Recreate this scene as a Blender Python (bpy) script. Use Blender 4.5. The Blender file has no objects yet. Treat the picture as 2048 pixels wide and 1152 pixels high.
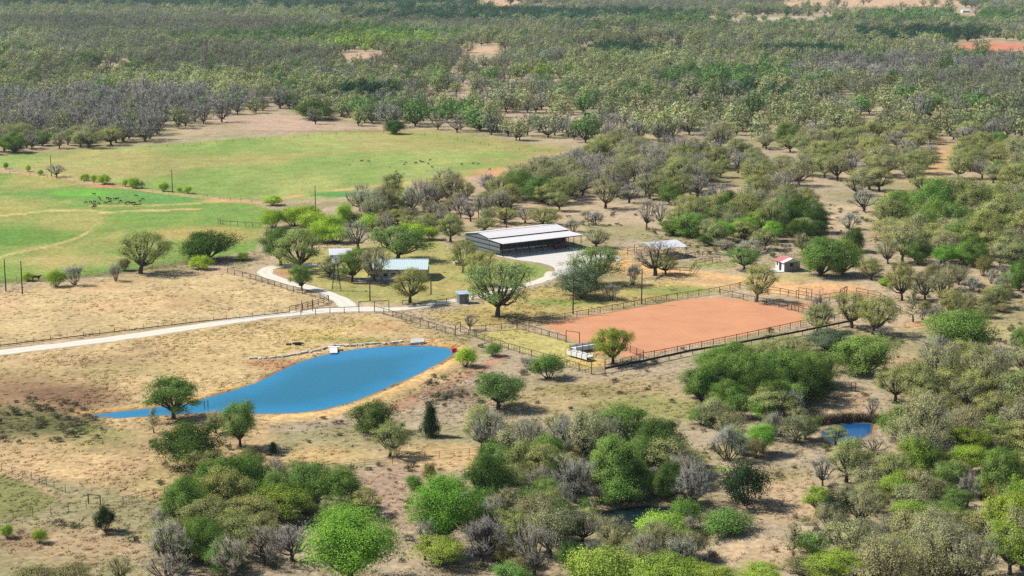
import bpy, bmesh, math, random
import numpy as np
from mathutils import Vector, Matrix, Euler

# ------------------------------------------------------------------ camera, sky, sun, exposure
sc = bpy.context.scene
COL = sc.collection
FPX, CAM_H = 3320.0, 92.0                 # focal length in pixels of a 2048 wide frame, drone height
PITCH = math.atan(656.0 / FPX)
cam_d = bpy.data.cameras.new('camera')
cam = bpy.data.objects.new('camera', cam_d)
COL.objects.link(cam)
cam.location = (0, 0, CAM_H)
cam.rotation_euler = (math.radians(90) - PITCH, 0, 0)
cam_d.sensor_width = 36.0
cam_d.lens = 36.0 * FPX / 2048.0
cam_d.clip_start, cam_d.clip_end = 1.0, 60000.0
sc.camera = cam

SUN_EL = math.radians(46)
SUN_AZ = math.radians(-76)                # clockwise from +Y: the sun stands left and a little behind the ranch
sun_vec = Vector((math.sin(SUN_AZ) * math.cos(SUN_EL), math.cos(SUN_AZ) * math.cos(SUN_EL), math.sin(SUN_EL)))
world = bpy.data.worlds.new('World')
sc.world = world
world.use_nodes = True
wn = world.node_tree
wn.nodes.clear()
wo = wn.nodes.new('ShaderNodeOutputWorld')
wb = wn.nodes.new('ShaderNodeBackground')
sky = wn.nodes.new('ShaderNodeTexSky')
sky.sky_type = 'NISHITA'
sky.sun_disc = False
sky.sun_elevation = SUN_EL
sky.sun_rotation = SUN_AZ
sky.air_density, sky.dust_density, sky.ozone_density = 1.0, 0.4, 1.6
wb.inputs['Strength'].default_value = 0.085
wn.links.new(sky.outputs[0], wb.inputs['Color'])
wn.links.new(wb.outputs[0], wo.inputs['Surface'])
sun_d = bpy.data.lights.new('sun', 'SUN')
sun_d.energy = 5.0
sun_d.angle = math.radians(0.53)
sun_d.color = (1.0, 0.95, 0.86)
sun = bpy.data.objects.new('sun', sun_d)
COL.objects.link(sun)
sun.location = sun_vec * 300
sun.rotation_euler = (-sun_vec).to_track_quat('-Z', 'Y').to_euler()
vs = sc.view_settings
vs.view_transform = 'Standard'
vs.look = 'None'
vs.gamma = 1.0
vs.use_curve_mapping = False
vs.exposure = 0.55
sc.render.engine = 'CYCLES'
sc.cycles.max_bounces = 6
sc.cycles.diffuse_bounces = 3
sc.cycles.glossy_bounces = 2
sc.cycles.transmission_bounces = 3
sc.cycles.volume_bounces = 0
sc.cycles.use_denoising = False

# ------------------------------------------------------------------ helpers
K = 1.75                                   # sunlit white card in this light: turns a sunlit photo colour into an albedo
CP, SP = math.cos(PITCH), math.sin(PITCH)
rng = np.random.default_rng(7)
random.seed(7)


def lin(c):
    c = np.asarray(c, float) / 255.0
    return np.where(c <= 0.04045, c / 12.92, ((c + 0.055) / 1.055) ** 2.4)


def alb(r, g, b):
    return tuple(np.clip(lin((r, g, b)) / K, 0.003, 0.85))


def G(px, py, z=0.0):
    """pixel of the photograph -> point on the ground"""
    dx = (px - 1024.0) / FPX
    du = (576.0 - py) / FPX
    Y = CP + du * SP
    Z = -SP + du * CP
    t = (z - CAM_H) / Z
    return Vector((dx * t, Y * t, z))


def PX(x, y, z=0.0):
    """ground points -> pixels (numpy)"""
    zz = z - CAM_H
    d = y * CP - zz * SP
    u = y * SP + zz * CP
    return 1024.0 + FPX * x / d, 576.0 - FPX * u / d


def ppm(py):
    """pixels per metre at a ground row"""
    return (py + 80.0) / CAM_H


def _hash(ix, iy, seed):
    n = (ix.astype(np.int64) * 374761393 + iy.astype(np.int64) * 668265263 + seed * 1442695041) & 0xFFFFFFFF
    n = ((n ^ (n >> 13)) * 1274126177) & 0xFFFFFFFF
    return ((n ^ (n >> 16)) & 0xFFFF) / 65535.0


def vnoise(x, y, seed=0):
    xi, yi = np.floor(x), np.floor(y)
    fx, fy = x - xi, y - yi
    fx = fx * fx * (3 - 2 * fx)
    fy = fy * fy * (3 - 2 * fy)
    a = _hash(xi, yi, seed); b = _hash(xi + 1, yi, seed)
    c = _hash(xi, yi + 1, seed); d = _hash(xi + 1, yi + 1, seed)
    return (a + (b - a) * fx) * (1 - fy) + (c + (d - c) * fx) * fy


def fbm(x, y, scale, seed=0, octv=4):
    x = np.asarray(x, float) / scale; y = np.asarray(y, float) / scale
    v = 0; a = 0.5; t = 0
    for o in range(octv):
        v = v + a * vnoise(x + 17.3 * o, y - 9.1 * o, seed + o); t += a
        x = x * 2.03; y = y * 2.03; a *= 0.5
    return v / t


def smooth(e0, e1, v):
    t = np.clip((v - e0) / (e1 - e0), 0, 1)
    return t * t * (3 - 2 * t)


YW = 3.0                                    # a ground row is foreshortened about three times


def sdf(px, py, poly):
    """signed distance (negative inside) in vertical pixels"""
    P = np.array(poly, float)
    x, y = px / YW, py
    d2 = np.full(np.shape(px), 1e12)
    ins = np.zeros(np.shape(px), bool)
    n = len(P)
    for i in range(n):
        ax, ay = P[i][0] / YW, P[i][1]
        bx, by = P[(i + 1) % n][0] / YW, P[(i + 1) % n][1]
        ex, ey = bx - ax, by - ay
        t = np.clip(((x - ax) * ex + (y - ay) * ey) / (ex * ex + ey * ey + 1e-9), 0, 1)
        d2 = np.minimum(d2, (x - ax - ex * t) ** 2 + (y - ay - ey * t) ** 2)
        c = ((ay > y) != (by > y)) & (x < (bx - ax) * (y - ay) / (by - ay + 1e-12) + ax)
        ins ^= c
    d = np.sqrt(d2)
    return np.where(ins, -d, d)


def ldist(px, py, line):
    P = np.array(line, float)
    x, y = px / YW, py
    d2 = np.full(np.shape(px), 1e12)
    for i in range(len(P) - 1):
        ax, ay = P[i][0] / YW, P[i][1]
        bx, by = P[i + 1][0] / YW, P[i + 1][1]
        ex, ey = bx - ax, by - ay
        t = np.clip(((x - ax) * ex + (y - ay) * ey) / (ex * ex + ey * ey + 1e-9), 0, 1)
        d2 = np.minimum(d2, (x - ax - ex * t) ** 2 + (y - ay - ey * t) ** 2)
    return np.sqrt(d2)


def crom(pts, n=10, closed=False):
    P = [Vector(p) for p in pts]
    out = []
    m = len(P)
    rngi = range(m) if closed else range(m - 1)
    for i in rngi:
        if closed:
            p0, p1, p2, p3 = P[i - 1], P[i], P[(i + 1) % m], P[(i + 2) % m]
        else:
            p0, p1, p2, p3 = P[max(i - 1, 0)], P[i], P[i + 1], P[min(i + 2, m - 1)]
        for k in range(n):
            t = k / n
            out.append(0.5 * ((2 * p1) + (p2 - p0) * t + (2 * p0 - 5 * p1 + 4 * p2 - p3) * t * t + (3 * p1 - p0 - 3 * p2 + p3) * t ** 3))
    if not closed:
        out.append(P[-1])
    return out


# materials
MATS = {}


def mat(name, color, rough=0.8, var=0.15, scale=2.0, metal=0.0, bump=0.0, spec=0.3):
    if name in MATS:
        return MATS[name]
    m = bpy.data.materials.new(name)
    m.use_nodes = True
    nt = m.node_tree
    b = nt.nodes['Principled BSDF']
    b.inputs['Roughness'].default_value = rough
    b.inputs['Metallic'].default_value = metal
    b.inputs['Specular IOR Level'].default_value = spec
    tc = nt.nodes.new('ShaderNodeTexCoord')
    nz = nt.nodes.new('ShaderNodeTexNoise')
    nz.inputs['Scale'].default_value = scale
    nz.inputs['Detail'].default_value = 5
    nz.inputs['Roughness'].default_value = 0.65
    nt.links.new(tc.outputs['Object'], nz.inputs['Vector'])
    mr = nt.nodes.new('ShaderNodeMapRange')
    mr.inputs['From Min'].default_value = 0.25
    mr.inputs['From Max'].default_value = 0.75
    mr.inputs['To Min'].default_value = 1 - var
    mr.inputs['To Max'].default_value = 1 + var
    nt.links.new(nz.outputs['Fac'], mr.inputs['Value'])
    mx = nt.nodes.new('ShaderNodeVectorMath')
    mx.operation = 'SCALE'
    mx.inputs[0].default_value = tuple(color[:3])
    nt.links.new(mr.outputs[0], mx.inputs['Scale'])
    nt.links.new(mx.outputs[0], b.inputs['Base Color'])
    if bump:
        bp = nt.nodes.new('ShaderNodeBump')
        bp.inputs['Strength'].default_value = bump
        bp.inputs['Distance'].default_value = 0.1
        nt.links.new(nz.outputs['Fac'], bp.inputs['Height'])
        nt.links.new(bp.outputs[0], b.inputs['Normal'])
    MATS[name] = m
    return m


def tint_mat(name, translucent=0.0, rough=0.8, lo=0.7, hi=1.3, hue=0.0):
    """colour comes from the plant's own tint; every leaf or twig differs a little"""
    m = bpy.data.materials.new(name)
    m.use_nodes = True
    nt = m.node_tree
    nt.nodes.clear()
    out = nt.nodes.new('ShaderNodeOutputMaterial')
    at = nt.nodes.new('ShaderNodeAttribute')
    at.attribute_type = 'INSTANCER'
    at.attribute_name = 'tint'
    geo = nt.nodes.new('ShaderNodeNewGeometry')
    mr = nt.nodes.new('ShaderNodeMapRange')
    mr.inputs['To Min'].default_value = lo
    mr.inputs['To Max'].default_value = hi
    nt.links.new(geo.outputs['Random Per Island'], mr.inputs['Value'])
    mx = nt.nodes.new('ShaderNodeVectorMath')
    mx.operation = 'SCALE'
    nt.links.new(at.outputs['Color'], mx.inputs[0])
    nt.links.new(mr.outputs[0], mx.inputs['Scale'])
    df = nt.nodes.new('ShaderNodeBsdfDiffuse')
    nt.links.new(mx.outputs[0], df.inputs['Color'])
    last = df.outputs[0]
    if translucent:
        tr = nt.nodes.new('ShaderNodeBsdfTranslucent')
        warm = nt.nodes.new('ShaderNodeVectorMath')
        warm.operation = 'MULTIPLY'
        warm.inputs[1].default_value = (0.95, 1.12, 0.6)
        nt.links.new(mx.outputs[0], warm.inputs[0])
        nt.links.new(warm.outputs[0], tr.inputs['Color'])
        ms = nt.nodes.new('ShaderNodeMixShader')
        ms.inputs[0].default_value = translucent
        nt.links.new(df.outputs[0], ms.inputs[1])
        nt.links.new(tr.outputs[0], ms.inputs[2])
        last = ms.outputs[0]
    nt.links.new(last, out.inputs['Surface'])
    return m


M_LEAF = tint_mat('foliage', 0.22, lo=0.78, hi=1.25)
M_LEAFF = tint_mat('far_foliage', 0.18, lo=0.8, hi=1.25)
M_TWIG = tint_mat('twigs', 0.0, lo=0.75, hi=1.3)
M_GRASS = tint_mat('grass_blades', 0.45, lo=0.8, hi=1.25)
M_BARK = mat('bark', (0.062, 0.052, 0.044), 0.95, 0.4, 3.0)
M_PIPE = mat('rusted_pipe', (0.06, 0.042, 0.035), 0.7, 0.35, 1.5)
M_TPOST = mat('t_post_steel', (0.10, 0.085, 0.07), 0.7, 0.3, 1.5)
M_WIRE = mat('fence_wire', (0.16, 0.14, 0.12), 0.5, 0.2, 1.0)
M_POLE = mat('creosote_pole', (0.06, 0.048, 0.042), 0.9, 0.3, 2.0)


def tag(o, label=None, cat=None, group=None, kind=None):
    if label: o['label'] = label
    if cat: o['category'] = cat
    if group: o['group'] = group
    if kind: o['kind'] = kind
    return o


def empty(name, loc, rz=0.0):
    o = bpy.data.objects.new(name, None)
    o.empty_display_size = 0.5
    o.location = loc
    o.rotation_euler = (0, 0, rz)
    COL.objects.link(o)
    return o


class MB:
    def __init__(s):
        s.v = []; s.f = []

    def add(s, vs_, fs_):
        b = len(s.v)
        s.v += [tuple(p) for p in vs_]
        s.f += [tuple(i + b for i in q) for q in fs_]
        return s

    def box(s, c, size, rz=0.0, jit=0.0):
        x, y, z = [k / 2.0 for k in size]
        pts = [Vector((sx * x, sy * y, sz * z)) for sz in (-1, 1) for sx, sy in ((-1, -1), (1, -1), (1, 1), (-1, 1))]
        R = Matrix.Rotation(rz, 3, 'Z')
        pts = [R @ (p + Vector((random.uniform(-jit, jit), random.uniform(-jit, jit), random.uniform(-jit, jit)))) + Vector(c) for p in pts]
        return s.add(pts, [(3, 2, 1, 0), (4, 5, 6, 7), (0, 1, 5, 4), (1, 2, 6, 5), (2, 3, 7, 6), (3, 0, 4, 7)])

    def slab(s, q, t, up=(0, 0, 1)):
        """four corner points of a sheet given a thickness t downwards"""
        q = [Vector(p) for p in q]
        u = Vector(up) * t
        return s.add(q + [p - u for p in q], [(0, 1, 2, 3), (7, 6, 5, 4), (0, 4, 5, 1), (1, 5, 6, 2), (2, 6, 7, 3), (3, 7, 4, 0)])

    def tube(s, path, radii, n=6, cap=True):
        path = [Vector(p) for p in path]
        if not hasattr(radii, '__len__'):
            radii = [radii] * len(path)
        b = len(s.v)
        prev = None
        for i, p in enumerate(path):
            d = (path[min(i + 1, len(path) - 1)] - path[max(i - 1, 0)])
            if d.length < 1e-9: d = Vector((0, 0, 1))
            d.normalize()
            a = Vector((1, 0, 0)) if abs(d.x) < 0.9 else Vector((0, 1, 0))
            if prev is not None:
                a = prev
            e1 = (a - d * a.dot(d))
            if e1.length < 1e-6: e1 = d.orthogonal()
            e1.normalize(); prev = e1
            e2 = d.cross(e1)
            for k in range(n):
                an = 2 * math.pi * k / n
                s.v.append(tuple(p + (e1 * math.cos(an) + e2 * math.sin(an)) * radii[i]))
        for i in range(len(path) - 1):
            for k in range(n):
                s.f.append((b + i * n + k, b + i * n + (k + 1) % n, b + (i + 1) * n + (k + 1) % n, b + (i + 1) * n + k))
        if cap:
            s.f.append(tuple(b + k for k in reversed(range(n))))
            e = b + (len(path) - 1) * n
            s.f.append(tuple(e + k for k in range(n)))
        return s

    def mesh(s, name, m=None, smooth_=False):
        me = bpy.data.meshes.new(name)
        me.from_pydata(s.v, [], s.f)
        if m: me.materials.append(m)
        if smooth_:
            me.polygons.foreach_set('use_smooth', [True] * len(me.polygons))
        me.update()
        return me

    def build(s, name, m=None, parent=None, loc=None, smooth_=False):
        o = bpy.data.objects.new(name, s.mesh(name, m, smooth_))
        COL.objects.link(o)
        if parent: o.parent = parent
        if loc is not None: o.location = loc
        return o


def inst(name, me, parent=None, loc=None, rot=None, scale=None):
    o = bpy.data.objects.new(name, me)
    COL.objects.link(o)
    if parent: o.parent = parent
    if loc is not None: o.location = loc
    if rot is not None: o.rotation_euler = rot
    if scale is not None: o.scale = scale
    return o

# ------------------------------------------------------------------ the ground, with its kinds of soil and grass
POND = [(160, 832), (230, 823), (300, 815), (380, 805), (420, 792), (470, 778), (510, 765), (540, 750), (570, 735), (600, 722), (640, 710),
        (680, 702), (720, 696), (780, 691), (840, 690), (890, 694), (915, 700), (908, 709), (890, 721), (860, 737), (820, 757), (780, 774),
        (740, 791), (700, 806), (650, 819), (600, 825), (560, 827), (520, 827), (480, 826), (420, 825), (330, 831), (240, 836)]
POND2 = [(1640, 862), (1672, 850), (1710, 845), (1748, 846), (1745, 866), (1718, 882), (1680, 890), (1650, 882)]
POND3 = [(1190, 1026), (1230, 1016), (1290, 1010), (1350, 1012), (1390, 1022), (1370, 1036), (1320, 1048), (1275, 1066), (1235, 1062), (1205, 1044)]
POND4 = [(1868, 884), (1912, 872), (1922, 892), (1890, 912), (1866, 904)]
POND5 = [(940, 1150), (1000, 1128), (1040, 1134), (1050, 1160), (980, 1185)]
POND6 = [(1616, 203), (1634, 200), (1648, 204), (1634, 209)]
BACKFIELD = [(-60, 318), (0, 309), (270, 293), (440, 280), (620, 268), (740, 262), (850, 262), (950, 272), (1060, 288), (1150, 297), (1090, 312), (1040, 335),
             (970, 347), (880, 362), (820, 370), (830, 385), (760, 392), (690, 394), (640, 398), (560, 402), (500, 398), (400, 392), (340, 385), (240, 372),
             (170, 362), (100, 350), (40, 340), (0, 335), (-60, 330)]
LEFTFIELD = [(-80, 338), (0, 345), (60, 345), (180, 370), (320, 385), (400, 395), (500, 405), (545, 420), (530, 450), (510, 500), (420, 517), (230, 545), (100, 560), (0, 568), (-80, 574)]
TANFIELD = [(-80, 595), (0, 588), (240, 560), (460, 548), (590, 585), (652, 602), (580, 622), (480, 638), (0, 694), (-80, 702)]
LOWTAN = [(-80, 724), (0, 712), (480, 646), (700, 630), (770, 636), (905, 680), (960, 700), (930, 740), (850, 790), (700, 830), (540, 850), (560, 905), (600, 1000), (320, 1000), (0, 940), (-80, 930)]
YARD = [(540, 540), (620, 568), (700, 604), (900, 604), (985, 575), (1090, 553), (1108, 540), (1060, 525), (1000, 516), (975, 508), (900, 500), (870, 475), (640, 500), (560, 522)]
ARENA = [(1092, 650), (1140, 637), (1240, 620), (1330, 606), (1400, 598), (1445, 597), (1500, 603), (1560, 615), (1606, 631), (1598, 646), (1480, 673), (1330, 702),
         (1272, 713), (1205, 712), (1190, 702), (1165, 690), (1120, 668)]

ts = np.concatenate([np.linspace(-1.6, -0.34, 14)[:-1], np.linspace(-0.34, 0.34, 440), np.linspace(0.34, 1.6, 14)[1:]])
rows_px = np.concatenate([np.arange(1420, 420, -3.2), np.arange(420, 60, -2.2), np.arange(60, -60, -3.0), np.array([-64, -68, -72])])
Ys = np.array([G(1024, r).y for r in rows_px])
Ys = np.concatenate([[-400, 0, 90], Ys, [16000, 22000]])
Xw = np.maximum(Ys, 190.0)
gx = ts[None, :] * Xw[:, None]
gy = np.repeat(Ys[:, None], len(ts), 1)
gpx, gpy = PX(gx, np.maximum(gy, 60.0))
gz = np.zeros_like(gx)
NR, NC = gx.shape
for poly, depth in ((POND, 0.9), (POND2, 0.6), (POND3, 0.6), (POND4, 0.5), (POND6, 0.5)):
    d = sdf(gpx, gpy, poly)
    gz = np.where(d < 0, np.maximum(-depth, d * 0.16), gz)
bank = ldist(gpx, gpy, [(560, 838), (700, 821), (800, 780), (880, 742), (935, 712), (945, 698)])
dpond = sdf(gpx, gpy, POND)
gz = gz + np.where(dpond > 1.0, 0.35 * np.exp(-(bank / 5.0) ** 2) * smooth(1.0, 5.0, dpond), 0)

c = np.zeros((NR, NC, 3))
c[:] = alb(180, 168, 142)


def mixc(mask, col):
    global c
    c = c + (np.array(alb(*col)) - c) * np.clip(mask, 0, 1)[..., None]


n1 = fbm(gx, gy, 60, 1); n2 = fbm(gx, gy, 22, 5); n3 = fbm(gx, gy, 7, 9); n4 = fbm(gx, gy, 140, 13); n5 = fbm(gx, gy, 2.2, 21, 3)


def zone(poly, col, soft=3.0, s=1.0, wob=6.0):
    m = smooth(soft, -soft, sdf(gpx, gpy, poly) + (n2 - 0.5) * wob)
    mixc(m * s, col)
    return m


def patch(cx, cy, rx, ry, col, s=1.0, lo=0.35):
    d = np.sqrt(((gpx - cx) / rx) ** 2 + ((gpy - cy) / ry) ** 2) + (n2 - 0.5) * 0.9
    mixc(smooth(1.0, lo, d) * s, col)


def track(line, col, w, s=1.0):
    d = ldist(gpx, gpy, line) + (n3 - 0.5) * w * 0.8
    mixc(smooth(w, w * 0.4, d) * s, col)


# open scrub: tan, grey and green patches
mixc(smooth(0.48, 0.62, n1) * 0.6, (198, 180, 148))
mixc(smooth(0.48, 0.62, n2) * 0.6, (146, 148, 98))
mixc(smooth(0.55, 0.66, n4) * 0.6, (190, 168, 146))
mixc(smooth(0.6, 0.72, n3) * 0.45, (138, 128, 102))
# far clearings
for (cx, cy, rx, ry, col) in ((560, 250, 190, 26, (196, 172, 152)), (720, 112, 60, 10, (205, 178, 150)), (960, 100, 70, 12, (208, 180, 150)), (1000, 6, 70, 10, (214, 176, 142)),
                              (1750, 6, 270, 14, (212, 180, 146)), (1560, 42, 190, 10, (202, 190, 172)), (1985, 95, 110, 15, (216, 138, 108)), (1880, 320, 50, 45, (205, 172, 122)),
                              (1560, 430, 260, 40, (200, 182, 150)), (225, 135, 60, 14, (190, 186, 140)), (900, 195, 90, 12, (192, 172, 158)), (1330, 92, 120, 6, (196, 170, 140)),
                              (1640, 205, 60, 10, (198, 180, 138)), (940, 425, 150, 30, (192, 168, 142)), (1500, 385, 160, 14, (196, 174, 148)), (1100, 240, 160, 14, (190, 172, 150))):
    patch(cx, cy, rx, ry, col, 0.9)
# back pasture
zone(BACKFIELD, (150, 172, 96), 2.5, 1.0, 4)
inb = smooth(2.5, -2.5, sdf(gpx, gpy, BACKFIELD) + (n2 - 0.5) * 4)
hor = fbm(gx, gy * 0.35, 38, 31)
mixc(inb * smooth(0.48, 0.62, hor) * 0.6, (176, 182, 112))
mixc(inb * smooth(0.5, 0.38, hor) * 0.5, (124, 158, 78))
mixc(inb * smooth(0.55, 0.68, n1) * 0.5, (182, 164, 112))
mixc(inb * smooth(-14, -2, sdf(gpx, gpy, BACKFIELD)) * smooth(760, 960, gpx) * 0.5, (190, 158, 112))
patch(1010, 345, 110, 12, (212, 166, 118), 0.85)
patch(740, 262, 110, 4, (150, 138, 92), 0.6)
track([(560, 397), (690, 379), (820, 366), (940, 356)], (212, 180, 126), 3.0, 0.9)
patch(715, 388, 150, 7, (84, 158, 78), 0.9)
patch(560, 262, 150, 3, (128, 140, 74), 0.4)
# left pasture
zone(LEFTFIELD, (136, 162, 84), 2.5, 1.0, 4)
inl = smooth(2.5, -2.5, sdf(gpx, gpy, LEFTFIELD) + (n2 - 0.5) * 4)
mixc(inl * smooth(0.48, 0.62, hor) * 0.65, (182, 172, 108))
mixc(inl * smooth(0.5, 0.38, hor) * 0.5, (112, 156, 74))
patch(120, 388, 260, 22, (106, 160, 78), 0.8, 0.2)
patch(160, 386, 70, 8, (118, 190, 66), 0.8)
patch(340, 400, 130, 14, (104, 164, 88), 0.7)
patch(50, 474, 170, 26, (106, 150, 68), 0.85)
patch(420, 470, 150, 24, (198, 170, 110), 0.6)
patch(150, 520, 200, 16, (188, 176, 116), 0.6)
patch(450, 402, 90, 6, (210, 176, 122), 0.8)
track([(-40, 434), (40, 428), (100, 421), (180, 421), (205, 425), (260, 422), (400, 418)], (216, 190, 138), 2.0, 0.9)
track([(180, 412), (300, 411), (400, 406)], (208, 182, 126), 2.2, 0.8)
track([(-40, 528), (20, 508), (90, 494), (150, 478), (180, 462)], (206, 188, 130), 2.0, 0.8)
track([(-60, 338), (60, 348), (150, 360), (220, 371), (300, 382), (420, 396), (570, 412)], (206, 172, 128), 3.0, 0.75)
patch(215, 372, 60, 4, (216, 134, 112), 0.8)
track([(-60, 566), (100, 558), (230, 548), (350, 528), (520, 514)], (120, 112, 76), 5.0, 0.7)
track([(-60, 582), (130, 570), (300, 552), (470, 541)], (192, 168, 128), 3.0, 0.8)
# tan pasture and the slopes round the pond
zone(TANFIELD, (210, 184, 140), 3)
mixc(smooth(3, -3, sdf(gpx, gpy, TANFIELD)) * smooth(0.5, 0.66, n2) * 0.6, (186, 160, 118))
mixc(smooth(3, -3, sdf(gpx, gpy, TANFIELD)) * smooth(0.56, 0.68, n1) * 0.6, (200, 186, 140))
zone(LOWTAN, (202, 180, 136), 8)
inlt = smooth(6, -6, sdf(gpx, gpy, LOWTAN))
mixc(inlt * smooth(0.5, 0.66, n2) * 0.6, (174, 154, 116))
mixc(inlt * smooth(0.54, 0.64, fbm(gx, gy, 16, 63)) * 0.4, (160, 156, 104))
mixc(inlt * smooth(0.52, 0.66, n1) * 0.6, (210, 188, 138))
patch(60, 785, 190, 50, (150, 124, 96), 0.85)
patch(110, 790, 110, 22, (122, 96, 82), 0.6)
patch(30, 848, 210, 46, (110, 112, 76), 0.9)
patch(120, 852, 130, 26, (104, 112, 70), 0.7)
patch(170, 800, 120, 40, (142, 118, 92), 0.7)
patch(190, 872, 150, 30, (132, 142, 84), 0.6)
patch(150, 930, 240, 45, (208, 182, 138), 0.8)
patch(760, 652, 90, 16, (196, 164, 118), 0.8)
patch(640, 668, 100, 14, (206, 186, 118), 0.8)
patch(720, 680, 160, 8, (146, 150, 82), 0.8)
track([(540, 712), (600, 690), (680, 660), (740, 634)], (198, 186, 114), 4, 0.7)
track([(480, 790), (540, 762), (600, 730), (660, 708)], (218, 172, 124), 4.5, 0.9)
patch(560, 728, 80, 14, (186, 140, 106), 0.7)
track([(150, 826), (300, 812), (400, 795), (470, 772)], (206, 176, 112), 4.0, 0.8)
track([(540, 838), (650, 832), (740, 806), (850, 756), (930, 712), (915, 692), (860, 682)], (222, 190, 132), 6.5, 0.95)
track([(770, 824), (850, 790), (930, 752), (1000, 716)], (190, 142, 112), 8.0, 0.55)
patch(900, 790, 70, 22, (136, 112, 86), 0.6)
# the yard
zone(YARD, (170, 168, 104), 4)
patch(700, 585, 90, 14, (158, 166, 98), 0.7)
patch(1050, 540, 60, 18, (140, 168, 84), 0.9)
patch(900, 575, 80, 18, (186, 168, 112), 0.7)
patch(580, 545, 40, 9, (196, 150, 118), 0.8)
patch(700, 560, 70, 6, (120, 104, 80), 0.5)
zone([(920, 620), (1060, 580), (1160, 560), (1270, 560), (1400, 560), (1470, 575), (1240, 612), (1080, 642), (960, 655), (915, 650), (860, 630)], (186, 172, 112), 4)
patch(1130, 605, 120, 12, (136, 162, 82), 0.8)
patch(1330, 582, 110, 10, (140, 160, 88), 0.7)
patch(1060, 640, 130, 8, (150, 128, 94), 0.5)
zone([(940, 668), (1030, 656), (1160, 690), (1200, 715), (1185, 742), (1060, 708)], (190, 184, 116), 3)
patch(1180, 725, 50, 12, (214, 186, 120), 0.9)
zone([(1150, 500), (1270, 500), (1300, 530), (1420, 545), (1500, 560), (1470, 578), (1330, 560), (1200, 545)], (204, 176, 128), 5)
track([(1230, 520), (1330, 540), (1430, 552), (1520, 562), (1600, 574)], (224, 186, 130), 7, 0.95)
patch(1630, 578, 130, 18, (224, 184, 132), 0.95)
patch(1680, 588, 90, 12, (216, 168, 130), 0.8)
patch(1600, 612, 60, 10, (222, 160, 116), 0.8)
patch(1420, 530, 80, 10, (150, 164, 92), 0.8)
patch(1580, 556, 60, 7, (186, 184, 110), 0.8)
patch(1310, 500, 60, 8, (218, 176, 124), 0.8)
patch(1840, 650, 60, 10, (214, 168, 130), 0.8)
patch(1900, 560, 160, 30, (190, 172, 140), 0.8)
track([(1260, 575), (1320, 556), (1400, 566), (1440, 574)], (206, 188, 150), 2, 0.6)
# right and bottom scrub
patch(1200, 800, 260, 60, (176, 160, 108), 0.6)
patch(1300, 820, 160, 36, (150, 158, 92), 0.7)
patch(1150, 780, 120, 14, (142, 136, 84), 0.6)
patch(1100, 860, 160, 30, (204, 184, 146), 0.7)
patch(1560, 1000, 140, 60, (200, 176, 142), 0.8)
patch(1520, 1110, 130, 40, (202, 180, 146), 0.8)
patch(1560, 950, 80, 20, (160, 150, 104), 0.6)
patch(1430, 938, 50, 8, (124, 152, 60), 0.8)
patch(1700, 800, 70, 40, (200, 176, 142), 0.8)
patch(1830, 725, 120, 20, (198, 168, 138), 0.7)
patch(1990, 660, 100, 40, (190, 180, 128), 0.7)
patch(790, 990, 130, 90, (178, 154, 134), 0.75)
patch(640, 910, 150, 40, (212, 186, 130), 0.9)
patch(900, 910, 200, 40, (206, 178, 130), 0.8)
patch(150, 1090, 260, 70, (186, 162, 130), 0.7)
patch(40, 1080, 90, 40, (140, 112, 92), 0.6)
zone([(-60, 930), (0, 945), (60, 968), (118, 1000), (85, 1026), (0, 1042), (-60, 1048)], (142, 146, 94), 3)
track([(-40, 936), (60, 962), (122, 998)], (196, 168, 130), 4, 0.6)
# wet mud round the water
for poly, w_ in ((POND, 2.2), (POND2, 2.5), (POND3, 4.0), (POND4, 3.0)):
    d = np.abs(sdf(gpx, gpy, poly)) + (n3 - 0.5) * w_ * 1.6
    mixc(smooth(w_, w_ * 0.2, d) * 0.75, (150, 112, 80))
# small-scale mottling that belongs to the turf itself
c *= (0.78 + 0.44 * n3 + 0.34 * n5)[..., None] * np.array([1.08, 1.0, 0.93])
lum = c @ np.array([0.3, 0.59, 0.11])
c += (lum[..., None] - c) * 0.03
c = np.clip(c, 0.004, 0.8)

verts = np.stack([gx, gy, gz], -1).reshape(-1, 3)
ii = np.arange(NR * NC).reshape(NR, NC)
quads = np.stack([ii[:-1, :-1], ii[:-1, 1:], ii[1:, 1:], ii[1:, :-1]], -1).reshape(-1, 4)
gm = bpy.data.meshes.new('ground')
gm.vertices.add(len(verts)); gm.vertices.foreach_set('co', verts.ravel())
gm.loops.add(quads.size); gm.loops.foreach_set('vertex_index', quads.ravel())
gm.polygons.add(len(quads))
gm.polygons.foreach_set('loop_start', np.arange(0, quads.size, 4))
gm.polygons.foreach_set('use_smooth', np.ones(len(quads), bool))
gm.update(calc_edges=True)
ca = gm.attributes.new('soil', 'FLOAT_COLOR', 'POINT')
ca.data.foreach_set('color', np.concatenate([c.reshape(-1, 3), np.ones((NR * NC, 1))], 1).ravel())


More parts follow.
